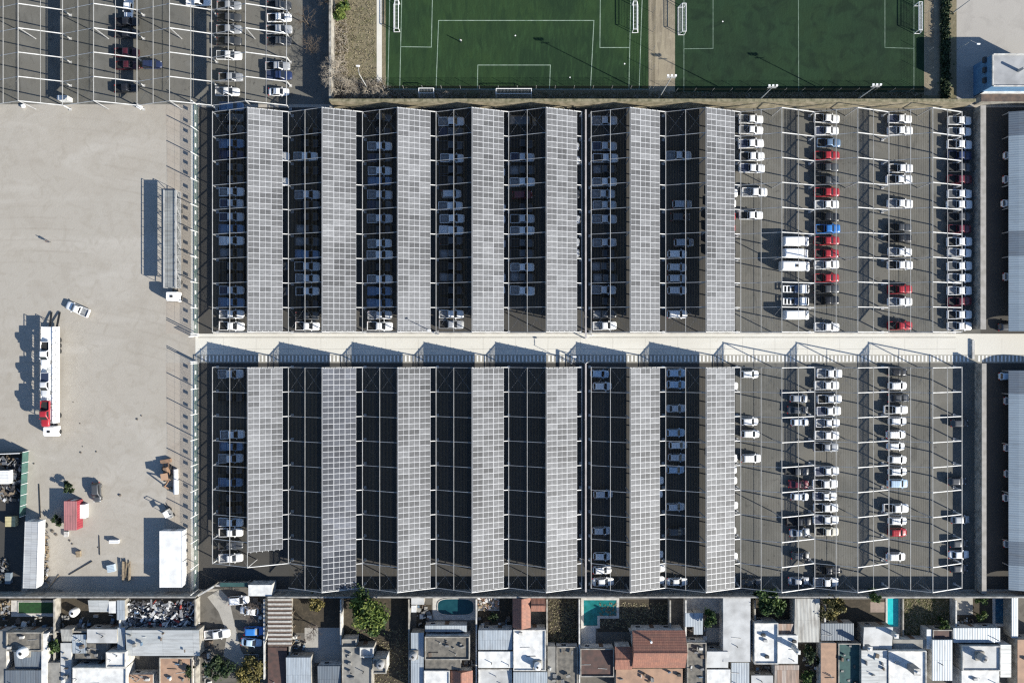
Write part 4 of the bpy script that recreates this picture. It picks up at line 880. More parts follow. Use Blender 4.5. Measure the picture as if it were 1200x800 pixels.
# ------------------------------------------------------------------ houses along the lower edge
RM = {'w': mat('white roof paint', (.62, .62, .605), (.40, .40, .39), .35, bump=.1, lo=.42, hi=.8, detail=8), 'v': mat('off white membrane', (.50, .505, .50), (.30, .30, .295), .4, bump=.15, lo=.35, hi=.75, detail=8), 'c': mat('roof concrete', (.27, .26, .235), (.15, .145, .135), .5, bump=.2),
      's': mat('stony roof screed', (.17, .155, .13), (.09, .085, .075), 1.3, bump=.3), 'b': sheet_mat('pale blue and shaded sheeting', (.37, .41, .445), (.31, .35, .385), .35, 'x', .45, .1, (1.1, 12), .3),
      'k': sheet_mat('slate grey sheeting', (.15, .175, .20), (.12, .14, .165), .35, 'x', .5, .1, (1.1, 12), .3), 'g': sheet_mat('patchwork zinc sheeting', (.50, .51, .50), (.38, .40, .40), .3, 'y', .45, .2, (2.2, 6.5), .35),
      'o': sheet_mat('old stained sheeting', (.36, .36, .34), (.28, .28, .265), .3, 'x', .6, .1, (1.0, 9), .75), 'r': sheet_mat('rusty sheeting', (.24, .16, .12), (.34, .30, .27), .3, 'x', .7, .1, (1.0, 6), .7),
      'd': mat('dark brown roof', (.10, .055, .045), (.06, .04, .035), 1, bump=.2), 'n': mat('tan roof', (.38, .24, .16), (.28, .18, .125), .7, bump=.2), 'e': mat('teal green roof', (.03, .085, .08), (.02, .06, .06), 1)}
def tile_mat():
    m = sheet_mat('terracotta tiles', (.30, .135, .09), (.235, .105, .075), .28, 'y', .75, 0, (.9, .45), .35); return m
RM['t'] = tile_mat(); RM['u'] = sheet_mat('terracotta tiles across', (.30, .135, .09), (.235, .105, .075), .28, 'x', .75, 0, (.45, .9), .35)
frame_w = mat('window frame white', (.7, .7, .69))
def house(lab, patches, name='house', cat='house'):
    x0, y0, x1, y1, z = patches[0][:5]; c = W((x0 + x1) / 2, (y0 + y1) / 2, z); c.z = 0
    t = thing(name, lab, cat, c); rnd = random.Random(int(x0 * 7 + y0))
    for pi, (x0, y0, x1, y1, z, mk, st) in enumerate(patches):
        a, q = W(x0, y1, z), W(x1, y0, z); X0, Y0, X1, Y1 = a.x, a.y, q.x, q.y; i = .04 + .01 * pi; m = RM[mk]; wm = rnd.choice([wallw, wallw, conc])
        drop = .5 if st in 'c' else 0
        if st == 'a':
            for px in (X0 + .2, X1 - .2):
                for py in (Y0 + .2, Y1 - .2): b = MB(); b.bar((px, py, 0), (px, py, z - .15), .14); b.build('post', steel_d, t)
        elif st in ('gx', 'gy', 'h'):
            b = MB(); b.box(X0 + .3, X1 - .3, Y0 + .3, Y1 - .3, 0, z - .1); b.build('wall', wm, t)
        else:
            b = MB(); b.box(X0 + i, X1 - i, Y0 + i, Y1 - i, 0, z - .13 - drop); b.build('wall', wm, t)
        b = MB()
        if st in ('f', 'p', 'a'): b.box(X0, X1, Y0, Y1, z - .12, z)
        elif st == 'c':
            b.add([(X0, Y0, z - .5), (X1, Y0, z - .5), (X1, Y1, z), (X0, Y1, z), (X0, Y0, z - .58), (X1, Y0, z - .58), (X1, Y1, z - .08), (X0, Y1, z - .08)], [(0, 1, 2, 3), (7, 6, 5, 4), (4, 5, 1, 0), (5, 6, 2, 1), (6, 7, 3, 2), (7, 4, 0, 3)])
            b.box(X0 + .05, X1 - .05, Y1 - .25, Y1 - .05, z - .62, z - .1)
        else:
            hip = st == 'h'; rise = .28 * min(X1 - X0, Y1 - Y0)
            if st == 'gy' or (hip and (Y1 - Y0) > (X1 - X0)):
                k = (X1 - X0) / 2 if hip else 0; xm = (X0 + X1) / 2; r0, r1 = (xm, Y0 + k, z + rise), (xm, Y1 - k, z + rise)
                v = [(X0, Y0, z), (X1, Y0, z), (X1, Y1, z), (X0, Y1, z), r0, r1]; f = [(0, 4, 5, 3), (1, 2, 5, 4), (0, 1, 4), (2, 3, 5)]
            else:
                k = (Y1 - Y0) / 2 if hip else 0; ym = (Y0 + Y1) / 2; r0, r1 = (X0 + k, ym, z + rise), (X1 - k, ym, z + rise)
                v = [(X0, Y0, z), (X1, Y0, z), (X1, Y1, z), (X0, Y1, z), r0, r1]; f = [(0, 1, 5, 4), (2, 3, 4, 5), (3, 0, 4), (1, 2, 5)]
            b.add(v, f + [(3, 2, 1, 0)])
            b.bar(r0, r1, .22, .14)
        rf = b.build('roof', m, t)
        if st == 'p':
            b = MB(); h = .22 + rnd.random() * .15
            b.box(X0, X1, Y0, Y0 + .2, z + .002, z + h); b.box(X0, X1, Y1 - .2, Y1, z + .002, z + h); b.box(X0, X0 + .2, Y0 + .2, Y1 - .2, z + .002, z + h); b.box(X1 - .2, X1, Y0 + .2, Y1 - .2, z + .002, z + h)
            b.build('parapet', wallw if mk in 'wvb' else conc, rf)
        if st in 'fp' and X1 - X0 > 3 and Y1 - Y0 > 2.5:
            for k in range(rnd.choice([1, 2, 2, 3])):
                vx, vy = rnd.uniform(X0 + .6, X1 - .6), rnd.uniform(Y0 + .6, Y1 - .6); b = MB(); kk = rnd.random()
                if kk < .4: b.tube((vx, vy, z + .003), (vx, vy, z + rnd.uniform(.5, 1.1)), .09, n=8)
                elif kk < .7: b.box(vx - .4, vx + .4, vy - .25, vy + .25, z + .003, z + .55)
                else: b.bar((vx - 1.0, vy, z + .06), (vx + 1.0, vy + rnd.uniform(-.4, .4), z + .06), .08)
                b.build('roof_vent', rnd.choice([steel_d, wallw, trim]), rf)
        if st != 'a' and X1 - X0 > 4 and y0 > 715:
            for k in range(int((X1 - X0) / 3)):
                xx = X0 + 1.6 + 3 * k
                if xx > X1 - 1.2: break
                yy = Y1 - i + .003 if st in 'fpc' else Y1 - .297
                if k == 1: b = MB(); b.box(xx - .45, xx + .45, yy, yy + .06, .02, 2.05); b.build('door', mat('door brown', (.14, .09, .06)), t)
                else:
                    b = MB(); b.box(xx - .6, xx + .6, yy, yy + .05, .9, 2.0); f_ = b.build('window', frame_w, t); b = MB(); b.box(xx - .52, xx + .52, yy + .052, yy + .06, .98, 1.92); b.build('pane', glass, f_)
    return t
house('flat screed roofed house with slate sheeting, lowest edge near the box trailer', [(8, 740, 50, 762, 3.4, 's', 'p'), (16, 763, 47.5, 784, 3.1, 'k', 'c'), (6, 785, 48, 812, 3.3, 'k', 'f'), (-30, 739, 7, 812, 3.0, 'c', 'f')])
house('narrow white building strip between slate roof and green shrub', [(48.5, 742, 55, 812, 3.2, 'w', 'f'), (55.5, 776, 70, 812, 2.8, 'c', 'f')])
house('small ribbed pale shed against the long wall beside a shaded blue roof', [(103, 703, 127, 717.5, 2.7, 'g', 'c'), (127.5, 704, 136, 718, 2.6, 'w', 'f')], 'shed', 'shed')
house('narrow pale roof between the ribbed shed and the scrap heap', [(137, 703, 146, 726, 2.8, 'b', 'f')], 'shed', 'shed')
house('white roofed house cluster with stepped terraces left of the zinc roof', [(86, 781, 149, 812, 3.7, 'w', 'p'), (125, 763, 148, 781, 3.9, 'w', 'p'), (102, 737, 137, 753, 3.3, 'v', 'f'), (71, 737, 84, 752, 3.0, 'o', 'c'), (84.5, 743, 101, 765, 2.6, 'b', 'f'), (88, 754, 124.5, 772, 2.5, 's', 'f'), (71, 753, 83.5, 812, 2.7, 'v', 'f'), (137.5, 735, 146.5, 763, 2.7, 'b', 'f')])  # pale blue patches here paint white roofs lying in shade
house('wide patchwork zinc roof below the scrap heap', [(147, 738, 233, 769, 3.6, 'g', 'c')])
house('tan roofed house below the wide zinc roof', [(187, 769.5, 226, 812, 3.1, 'n', 'p'), (149, 790, 179, 812, 2.9, 'n', 'f')])
house('white roofed lean-to with teal edge behind the car yard', [(291, 685, 318.5, 698, 3.4, 'w', 'f')], 'shed', 'shed')
house('teal awning over the car repair yard', [(258, 682.5, 290, 687, 2.8, 'e', 'a')], 'awning', 'awning')
b = MB(); t = thing('slatted_pergola', 'slatted roof of brown and white boards beside the car yard', 'pergola', W(328, 729))
a, q = W(314, 757, 2.9), W(342, 701, 2.9)
for k in range(22): yy = a.y + (q.y - a.y) * (k + .5) / 22; b.box(a.x, q.x, yy - .21, yy + .21, 2.8 + (.12 if k % 2 else 0), 2.9 + (.12 if k % 2 else 0), k % 2)
b.build('slats', [mat('brown board', (.13, .09, .07), (.09, .065, .05), 2), mat('pale board', (.48, .46, .42), (.34, .32, .29), 2)], t)
for px in (a.x + .1, q.x - .1):
    b = MB(); b.bar((px, a.y, 2.7), (px, q.y, 2.7), .15, .18); b.build('beam', wood, t)
    for k in range(4): b = MB(); yy = a.y + .2 + (q.y - a.y - .4) * k / 3; b.bar((px, yy, 0), (px, yy, 2.6), .15); b.build('post', wood, t)
house('dark roof strip below the slatted pergola', [(314, 758, 336, 812, 2.2, 'd', 'f')], 'shed', 'shed')
house('pale blue ribbed roof between pergola and dark ribbed roof', [(335, 770, 364, 812, 3.4, 'b', 'c')])
house('dark grey ribbed roof below the bare patio', [(372, 780, 399, 812, 3.2, 'k', 'c')])
house('weathered concrete house with small roof tower below the big green tree', [(401, 757, 436, 812, 3.2, 'c', 'p'), (401, 748, 418, 757, 2.8, 'c', 'p'), (422, 757.5, 438, 769, 3.6, 'v', 'p'), (437, 771, 453, 788, 4.4, 'c', 'p')])
house('long pale blue flat roof strip beside the dark garden', [(481.5, 741, 496.5, 812, 3.0, 'b', 'f'), (482, 698, 497, 708, 2.6, 'v', 'f'), (482, 709, 488, 717, 2.4, 'w', 'f')])
house('house with screed roof and blue awning below the oval pool', [(498, 745, 550.5, 772, 3.5, 's', 'p'), (498, 772.5, 540, 784, 3.2, 's', 'f'), (498, 732.5, 547, 741, 2.8, 'b', 'c'), (497, 785, 527, 812, 3.4, 'w', 'p'), (528, 785, 554, 812, 3.0, 't', 'gy')])
house('house with blue ribbed roof above a white terrace', [(560.5, 738, 600.5, 762, 3.4, 'b', 'c'), (560.5, 763, 601, 782, 3.2, 'w', 'f'), (560.5, 783, 600, 812, 2.6, 'v', 'p')])
house('terracotta roofed house by the long wall with white terrace below', [(600.8, 700, 622, 735, 3.2, 't', 'gy'), (622.5, 700, 639, 716, 3.0, 'u', 'gx'), (601.5, 737, 639.5, 785, 3.3, 'w', 'p'), (601.5, 787, 641.5, 812, 3.5, 'b', 'c')])
house('dim concrete terrace house below the second dark garden', [(642, 757, 651, 812, 2.6, 'c', 'f'), (652, 757, 677, 812, 2.3, 's', 'p')])
house('big terracotta tiled house with dark lower wing beside the pools', [(741, 738, 803, 782, 4.2, 't', 'gx'), (720.5, 757, 740.5, 784, 3.6, 'u', 'gx'), (722, 783, 800, 812, 3.4, 'n', 'f'), (680, 759, 719.5, 792, 2.8, 'd', 'p'), (738, 739, 775, 742, 2.4, 'c', 'f')])
house('grey gravel roof beside the big terracotta house', [(805, 752, 827.5, 812, 3.2, 's', 'p')])
house('narrow white house split in two roof levels', [(828.5, 763, 854, 783, 3.6, 'v', 'c'), (828.5, 784, 856, 812, 3.3, 'w', 'f'), (803, 718, 813, 734, 2.4, 'b', 'f'), (813.5, 718, 824, 744, 2.6, 'b', 'c')])
house('long pale blue roof reaching the long wall', [(847.5, 699, 879.5, 775, 3.4, 'v', 'f'), (857, 776, 878, 812, 2.8, 'b', 'f')])
house('L shaped white roof with rusty lean-to and sheds', [(883.5, 729, 911.5, 777, 3.5, 'w', 'p'), (912, 744, 935, 777, 3.45, 'w', 'f'), (912.5, 730.5, 933, 743.5, 2.9, 'r', 'c'), (908, 779, 936.5, 812, 3.0, 'r', 'c'), (880.5, 791, 906, 812, 2.8, 'v', 'f')])
house('long stained grey sheet roof running up to the long wall', [(931.5, 701, 961, 753, 3.3, 'o', 'c')])
house('tan concrete side house beside the teal court', [(962, 753, 980, 812, 2.8, 'n', 'f')])
house('dark strip roof above the teal court', [(962, 730, 1000.5, 750, 2.6, 'k', 'f')])
house('teal roofed court with pale rim', [(982, 753, 1008, 812, 2.7, 'e', 'p')])
house('wide white ribbed house below the turquoise pool', [(1012.5, 734.5, 1046.5, 761, 3.5, 'v', 'c'), (1009.5, 761.5, 1040, 812, 3.8, 'g', 'f'), (1040.5, 761.5, 1085, 812, 3.7, 'w', 'p'), (1046.8, 749, 1086, 760.5, 2.7, 'c', 'f')])
house('dark brown and pale blue roofs below the walled lawn', [(1092.5, 749.5, 1116, 797, 3.6, 'b', 'f'), (1092.5, 737, 1116, 749, 2.8, 'd', 'p'), (1086, 737, 1092, 760, 2.9, 'w', 'f')])
house('white house with roof tanks below the deep blue pool', [(1127, 756, 1172, 785, 4.0, 'v', 'p'), (1127, 785.5, 1171, 812, 3.8, 'w', 'f'), (1172.5, 755, 1185, 793, 3.7, 'g', 'f'), (1117.5, 735.5, 1172, 752.5, 3.2, 'b', 'f')])
house('pale blue terrace with red roof below at the picture edge', [(1185.5, 698, 1193, 747, 3.0, 'b', 'f'), (1192.5, 749, 1240, 812, 3.6, 'n', 'f')])
# roof tanks, stacks
def tank(lab, px, py, z, r, h, m=None, base=True):
    c = W(px, py, z + h); c.z = z; t = thing('water_tank', lab, 'water tank', c); 
    if base: b = MB(); b.box(c.x - r - .15, c.x + r + .15, c.y - r - .15, c.y + r + .15, z + .003, z + .35); b.build('stand', conc, t)
    b = MB(); s = .35 if base else .003; b.loft([[(c.x + q * r * math.cos(a), c.y + q * r * math.sin(a), z + s + zz * h) for a in [k * math.pi / 8 for k in range(16)]] for q, zz in ((1, 0), (1, .85), (.75, .97), (.3, 1.0))]); b.build('tank_body', m or mat('white plastic tank', (.75, .75, .74), rough=.4), t)
    b = MB(); b.tube((c.x, c.y, z + s + h), (c.x, c.y, z + s + h + .1), r * .3, n=10); b.build('lid', trim, t)
tank('white water tank beside the slate roof', 25, 765, 3.1, 1.1, 1.3); tank('round white tank standing in the brown garden', 84.6, 718.6, 0, .9, 1.6, base=False)
tank('dark water tank on the pale blue strip roof', 484, 769, 3.0, .8, 1.3, mat('grey tank', (.3, .3, .3))); tank('grey water tank on the concrete roof tower', 445.5, 779, 4.4, .8, 1.2, mat('grey tank', (.3, .3, .3)))
tank('water tank on the white terrace beside the dark garden', 630, 781, 3.3, .75, 1.4); tank('grey twin outlet tank on the white house below the blue pool', 1154, 772, 4.0, .8, 2.0, mat('grey tank', (.3, .3, .3)))
tank('round white tank in the shaded planted yard', 969.5, 781, 0, .75, 1.5, base=False)
def stack(lab, px, py, z, sx, sy, h, m=conc):
    c = W(px, py, z + h); t = thing('roof_stack', lab, 'chimney', (c.x, c.y, z)); b = MB(); b.box(c.x - sx / 2, c.x + sx / 2, c.y - sy / 2, c.y + sy / 2, z + .003, z + h); b.build('shaft', m, t)
    b = MB(); b.box(c.x - sx / 2 - .08, c.x + sx / 2 + .08, c.y - sy / 2 - .08, c.y + sy / 2 + .08, z + h + .002, z + h + .1); b.build('cap', wallw, t); b = MB(); b.tube((c.x, c.y, z + h + .1), (c.x, c.y, z + h + .45), .22, n=10); b.build('flue', white, t)
stack('tall grey tank tower on the wide white roof', 1075, 787, 3.7, 1.3, 1.3, 3.0, mat('dark tower', (.2, .2, .2))); stack('chimney on the ribbed roof below the turquoise pool', 1050.5, 745, 3.0, .8, .8, 2.2, wallw)
stack('tall chimney at the corner of the L shaped roof', 935.5, 764, 2.6, .7, .7, 4.2, wallw); stack('short chimney beside the tall one on the L shaped roof', 933, 759, 3.45, .5, .5, 1.6, wallw)
stack('square skylight tower at the edge of the ribbed roof', 1019.5, 760, 3.9, .9, .9, 1.6, mat('dark tower', (.2, .2, .2))); stack('thin roof flue on the big terracotta house', 763, 751.5, 4.8, .3, .3, 1.3)
# plot walls
for i, (x, y0, y1, lab) in enumerate([(70.5, 698, 800, 'beside the small turf yard'), (146.5, 698, 738, 'between pale shed and scrap heap'), (234, 698, 800, 'between scrap heap and car repair yard'), (313.5, 698, 790, 'between car repair yard and slatted pergola'),
        (342.8, 698, 770, 'between slatted pergola and bare patio'), (402, 698, 750, 'between bare patio and the big tree'), (480.8, 698, 800, 'between first dark garden and oval pool'), (558.8, 698, 800, 'between oval pool and tile rubble yard'),
        (640.5, 698, 800, 'between terracotta terrace house and second dark garden'), (678, 698, 800, 'between second dark garden and green pool'), (783, 699, 738, 'along the dark lawn of the terracotta house'), (801, 699, 752, 'beside the white patio with round tree'),
        (881, 699, 729, 'between long blue roof and leafy corner tree'), (962, 702, 730, 'between stained sheet roof and brown garden'), (1056, 700, 748, 'between turquoise pool and walled lawn'), (1113.5, 699, 737, 'between walled lawn and tan patio'), (1185, 699, 748, 'beside the deep blue pool')]):
    wall('rendered garden wall ' + lab, x, y0, x, y1, .22, .9 if x in (1056, 1185) else 2.3, wallw if i % 2 else conc, 'garden_wall')
for lab, x0, x1, y in (('rendered garden wall below the small turf yard', 0, 70, 738), ('rendered garden wall across the terracotta house lawn', 684, 740, 757), ('rendered garden wall below the shaded tank garden', 72, 146, 735.5)):
    wall(lab, x0, y, x1, y, .2, 2.2, conc, 'garden_wall')

# ------------------------------------------------------------------ gardens, patios, pools
tile_m = mat('pale patio slabs', (.52, .50, .46), (.38, .36, .33), 1.2)
for nm, r, m, z in (('garden_soil', R(0, 699, 70, 738), soil_m, .008), ('garden_soil', R(72, 699, 136, 735), soil_m, .008), ('garden_soil', R(343, 699, 401, 741), soil_m, .008), ('garden_soil', R(403, 699, 480, 812), soil_m, .008),
        ('garden_soil', R(488, 708, 506, 735), soil_m, .008), ('garden_soil', R(560, 699, 600, 737), soil_m, .008), ('garden_soil', R(641, 699, 677, 757), soil_m, .008), ('garden_soil', R(700, 702, 783, 740), soil_m, .008), ('garden_soil', R(882, 701, 931, 730), soil_m, .008),
        ('garden_soil', R(962, 702, 1038, 735), soil_m, .008), ('garden_lawn', R(1057, 701, 1112, 749), lawn_m, .008), ('garden_soil', R(1115, 701, 1164, 737), soil_m, .008), ('garden_soil', R(935, 754, 962, 812), soil_m, .008),
        ('patio', R(13, 703, 65, 722), tile_m, .012), ('patio', R(357, 735, 401.5, 776), pave_m, .012), ('patio', R(507, 698.5, 558, 726), tile_m, .012), ('patio', R(803, 699, 846, 718), tile_m, .012), ('patio', R(1119, 700, 1140, 720), pave_m, .012),
        ('patio', R(560.5, 699, 585, 715), tile_m, .012), ('patio', R(681, 733, 698, 757), tile_m, .012), ('patio', R(1040, 700, 1055, 748), tile_m, .012), ('patio', R(827, 735, 846, 752), pave_m, .012), ('patio', R(1020, 705, 1038, 717), mat('brown pink paving', (.30, .23, .19), (.22, .17, .14), 1), .014),
        ('car_yard', [(236, 699), (262, 688), (312, 688), (312, 812), (236, 812)], town_m, .008), ('car_yard_path', [(243, 699), (258, 690), (268, 700), (276, 735), (282, 760), (291, 778), (284, 781), (262, 768), (266, 742), (256, 716)], pave_m, .012)):
    sheet(nm, r, z, m)
def water(name, c, c2):
    m = mat(name, c, c2, .8, rough=.06, spec=.4); return m
def pool(lab, pts, m, rim=.5, rimm_=None, drop=.12):
    c = W(sum(p[0] for p in pts) / len(pts), sum(p[1] for p in pts) / len(pts)); t = thing('swimming_pool', lab, 'pool', c)
    P = [W(*p) for p in pts]; cc = sum(P, Vector()) / len(P); n = len(P)
    b = MB(); b.add([(p.x, p.y, .022) for p in P], [tuple(range(n))[::-1]]); b.build('water', m, t)
    area = sum(P[i].x * P[(i + 1) % n].y - P[(i + 1) % n].x * P[i].y for i in range(n)); sg = 1 if area > 0 else -1
    O = []
    for i in range(n):
        e0 = (P[i] - P[i - 1]).normalized(); e1 = (P[(i + 1) % n] - P[i]).normalized(); n0 = Vector((e0.y, -e0.x, 0)) * sg; n1 = Vector((e1.y, -e1.x, 0)) * sg
        k = (n0 + n1); k = k / max(.3, k.dot(n0)); O.append(P[i] + k * rim)
    b = MB(); v = [(p.x, p.y, .016) for p in P] + [(p.x, p.y, .13) for p in P] + [(p.x, p.y, .13) for p in O] + [(p.x, p.y, .016) for p in O]
    for i in range(n):
        j = (i + 1) % n
        b.add([v[i], v[j], v[n + i], v[n + j], v[2 * n + i], v[2 * n + j], v[3 * n + i], v[3 * n + j]], [(0, 1, 3, 2), (2, 3, 5, 4), (4, 5, 7, 6)])
    b.build('coping', rimm_ or tile_m, t)
ell = [(534 + 21 * math.copysign(abs(math.cos(a)) ** .55, math.cos(a)), 710.5 + 9.3 * math.copysign(abs(math.sin(a)) ** .6, math.sin(a))) for a in [k * math.pi / 14 for k in range(28)]]
pool('dark teal rounded pool set in a white patio', ell, water('dark teal water', (.008, .045, .06), (.012, .06, .075)), .15)
pool('L shaped green pool with pale coping beside the dark lawn', [(684, 702.5), (722.5, 702.5), (722.5, 721), (700, 721), (700, 732.5), (684, 732.5)], water('green pool water', (.012, .12, .11), (.02, .18, .19)), .55)
pool('bright turquoise narrow pool beside the walled lawn', R(1039.8, 700.5, 1052.8, 733.5), water('turquoise water', (.02, .42, .44), (.04, .50, .52)), .4)
pool('deep blue rectangular pool near the picture edge', R(1166, 701, 1181, 730), water('deep blue water', (.015, .06, .11), (.03, .11, .18)), .6)
t = thing('turf_tray', 'small dark green turf rectangle framed by a pale patio', 'lawn', W(42, 711)); a, q = W(22, 718), W(63, 705); b = MB(); b.box(a.x, q.x, a.y, q.y, .014, .08); b.build('turf', mat('deep green turf', (.012, .06, .012), (.008, .035, .008), 1.5), t)
b = MB(); e = .18
b.box(a.x - e, q.x + e, a.y - e, a.y - .005, .014, .14); b.box(a.x - e, q.x + e, q.y + .005, q.y + e, .014, .14); b.box(a.x - e, a.x - .005, a.y, q.y, .014, .14); b.box(q.x + .005, q.x + e, a.y, q.y, .014, .14); b.build('rim', tile_m, t)
# cars in the repair yard and drives
car(279, 703.5, 'uw', 'white SUV by the teal awning in the repair yard', None, math.radians(4)); car(291, 716, 'hw', 'white hatchback under bare branches in the repair yard', None, math.radians(175))
car(254, 743, 'pwg', 'white pickup askew on the pale path of the repair yard', None, math.radians(5)); car(297.5, 739.5, 'ub', 'blue SUV parked above the damaged car in the repair yard', None, 0); car(294, 753, 'so', 'light blue saloon below the blue SUV in the repair yard', None, math.radians(-5))
t = thing('flat_trailer', 'dark open frame trailer at the lower repair yard', 'trailer', W(295, 770)); c = W(295, 770); b = MB()
for s in (-1, 1): b.bar((c.x - 1.6, c.y + s * .9, .6), (c.x + 1.6, c.y + s * .9, .6), .12); b.bar((c.x + s * 1.6, c.y - .9, .6), (c.x + s * 1.6, c.y + .9, .6), .12)
for k in range(4): b.bar((c.x - 1.2 + k * .8, c.y - .9, .6), (c.x - 1.2 + k * .8, c.y + .9, .6), .08)
b.bar((c.x + 1.6, c.y, .6), (c.x + 2.7, c.y, .5), .1); b.build('frame', steel_d, t)
for s in (-1, 1): b = MB(); b.tube((c.x, c.y + s * 1.0, .35), (c.x, c.y + s * 1.2, .35), .35, n=12); b.build('wheel', tyre, t)

# ------------------------------------------------------------------ trees and plants
leafm = {}
def leaf_mats(k):
    if k in leafm: return leafm[k]
    base = {'y': ((.085, .125, .024), (.13, .165, .035), (.032, .06, .015)), 'g': ((.045, .085, .022), (.08, .12, .03), (.025, .05, .015)), 'o': ((.13, .11, .035), (.19, .16, .05), (.07, .065, .022)), 'd': ((.025, .045, .018), (.04, .06, .022), (.014, .026, .012))}[k]
    leafm[k] = [mat(f'leaf {k} {i}', c, rough=.7, spec=.3) for i, c in enumerate(base)]; return leafm[k]
barkm = mat('bark', (.13, .10, .075), (.07, .055, .04), 3); pale_bark = mat('pale bark', (.34, .29, .235), (.22, .18, .15), 3)
def branch(b, p, d, L, r, depth, rnd, spread=.6, tips=None):
    q = p + d * L; b.tube(p, q, r, r * .65, n=5 if depth > 1 else 3)
    if depth == 0:
        if tips is not None: tips.append(q)
        return
    for k in range(rnd.choice([2, 3, 3, 4]) if depth > 1 else rnd.choice([3, 4])):
        e = (d + Vector((rnd.gauss(0, spread), rnd.gauss(0, spread), rnd.gauss(.08, spread * .6)))).normalized()
        s = p + d * L * rnd.uniform(.55, 1.0)
        branch(b, s, e, L * rnd.uniform(.6, .85), r * .55, depth - 1, rnd, spread, tips)
def tree(lab, px, py, rad, h, kind='g', n=2600, seed=1, name='leafy_tree', leaf=.32, cat='tree'):
    rnd = random.Random(seed); c = W(px, py, h * .65); c.z = 0; t = thing(name, lab, cat, c)
    b = MB(); top = h * .55; b.tube(c, c + Vector((0, 0, top * .7)), .05 * rad + .06, .035 * rad + .04, n=8)
    for k in range(6): a = k * 1.05 + rnd.random(); branch(b, c + Vector((0, 0, top * rnd.uniform(.4, .7))), Vector((math.cos(a), math.sin(a), .8)).normalized(), rad * .45, .02 * rad + .03, 1, rnd)
    b.build('trunk', barkm, t)
    b = MB(); cl = []; f1, f2 = rnd.uniform(0, 6), rnd.uniform(0, 6)
    for k in range(max(7, int(rad * 7.5))):
        a = rnd.uniform(0, 6.283); q = math.sqrt(rnd.random()) * rad * .9 * (.82 + .2 * math.sin(2 * a + f1) + .14 * math.sin(5 * a + f2)); zz = h * rnd.uniform(.5, .98) if q < rad * .6 else h * rnd.uniform(.4, .8)
        cl.append((Vector((c.x + q * math.cos(a), c.y + q * math.sin(a), zz)), rnd.uniform(.10, .33) * rad, rnd.choices([0, 1, 2], [4, 3, 3])[0]))
    for i in range(n):
        cc, s, m = rnd.choice(cl); p = cc + Vector((rnd.gauss(0, s * .5), rnd.gauss(0, s * .5), rnd.gauss(0, s * .4))); p.z = max(p.z, .15)
        u = Vector((rnd.gauss(0, 1), rnd.gauss(0, 1), rnd.gauss(0, .5))).normalized() * leaf * rnd.uniform(.5, 1.1); v = u.cross(Vector((rnd.gauss(0, 1), rnd.gauss(0, 1), rnd.gauss(0, 1)))).normalized() * leaf * rnd.uniform(.3, .6)
        b.add([p - u, p + v, p + u, p - v], [(0, 1, 2, 3)], m if rnd.random() < .8 else rnd.randrange(3))
    b.build('crown', leaf_mats(kind), t); return t
tree('big bright green tree with uneven crown behind the carports', 430.5, 721, 4.8, 8.0, 'y', 7000, 1, leaf=.4)
tree('dark evergreen tree at the bottom of the repair yard', 256, 782, 3.3, 5.5, 'd', 3800, 2); tree('olive bush beside the dark evergreen in the repair yard', 292, 790, 3.6, 3.6, 'o', 3600, 3, 'olive_bush', cat='bush')
tree('small green tree between slate roof house and white terraces', 65, 757, 1.8, 3.8, 'g', 1500, 4); tree('tan leafless looking bush at the top of the bare patio', 368, 708, 2.2, 2.2, 'o', 1400, 5, 'dry_bush', cat='bush')
tree('round green tree on the white patio between blue roofs', 831, 725, 1.9, 4.2, 'g', 2000, 6); tree('leafy tree in the corner garden above the L shaped roof', 902, 708, 3.4, 5.0, 'g', 4200, 7, leaf=.38)
tree('dull green tree above the brown garden', 975, 711, 2.9, 4.6, 'o', 2800, 8); tree('small bright tree poking over the long wall by the turquoise pool', 1024, 698, 1.5, 5.0, 'g', 1500, 9)
tree('small yellow green tree beside the dark brown roof', 1104, 731, 1.3, 3.2, 'y', 1100, 10); tree('slim shrub row beside the tan patio', 1150, 703, 1.2, 3.0, 'g', 900, 11, 'garden_shrub', cat='shrub'); tree('flowering shrub between tan patio and deep blue pool', 1151, 722, 1.4, 2.4, 'y', 900, 12, 'garden_shrub', cat='shrub')
tree('shrub in the shaded planted yard below the stained roof', 950, 765, 1.8, 2.8, 'd', 1300, 13, 'garden_shrub', cat='shrub'); tree('low shrub at the bottom of the shaded planted yard', 945, 794, 1.8, 2.5, 'g', 1300, 14, 'garden_shrub', cat='shrub'); tree('dark shrub beside the tan side house', 962, 776, 1.2, 2.2, 'd', 900, 15, 'garden_shrub', cat='shrub')
tree('dark shrub in the garden behind the tile rubble yard', 577, 722, 1.2, 1.8, 'd', 700, 16, 'garden_shrub', cat='shrub'); tree('purplish climbing bush on the tan roofed house', 222, 785, 1.5, 4.2, 'd', 1100, 17, 'climbing_bush', cat='bush'); tree('yellow green shrub on the grass bank at the top edge', 400, 10, 2.6, 3.0, 'y', 1800, 18, 'bank_shrub', cat='shrub')
tree('dark shrub beside the top of the red kiosk', 80, 570, 1.4, 2.6, 'd', 1000, 19, 'garden_shrub', cat='shrub'); tree('dark low shrub against the shaded side of the kiosk', 66, 611, 1.2, 1.6, 'd', 800, 20, 'garden_shrub', cat='shrub')
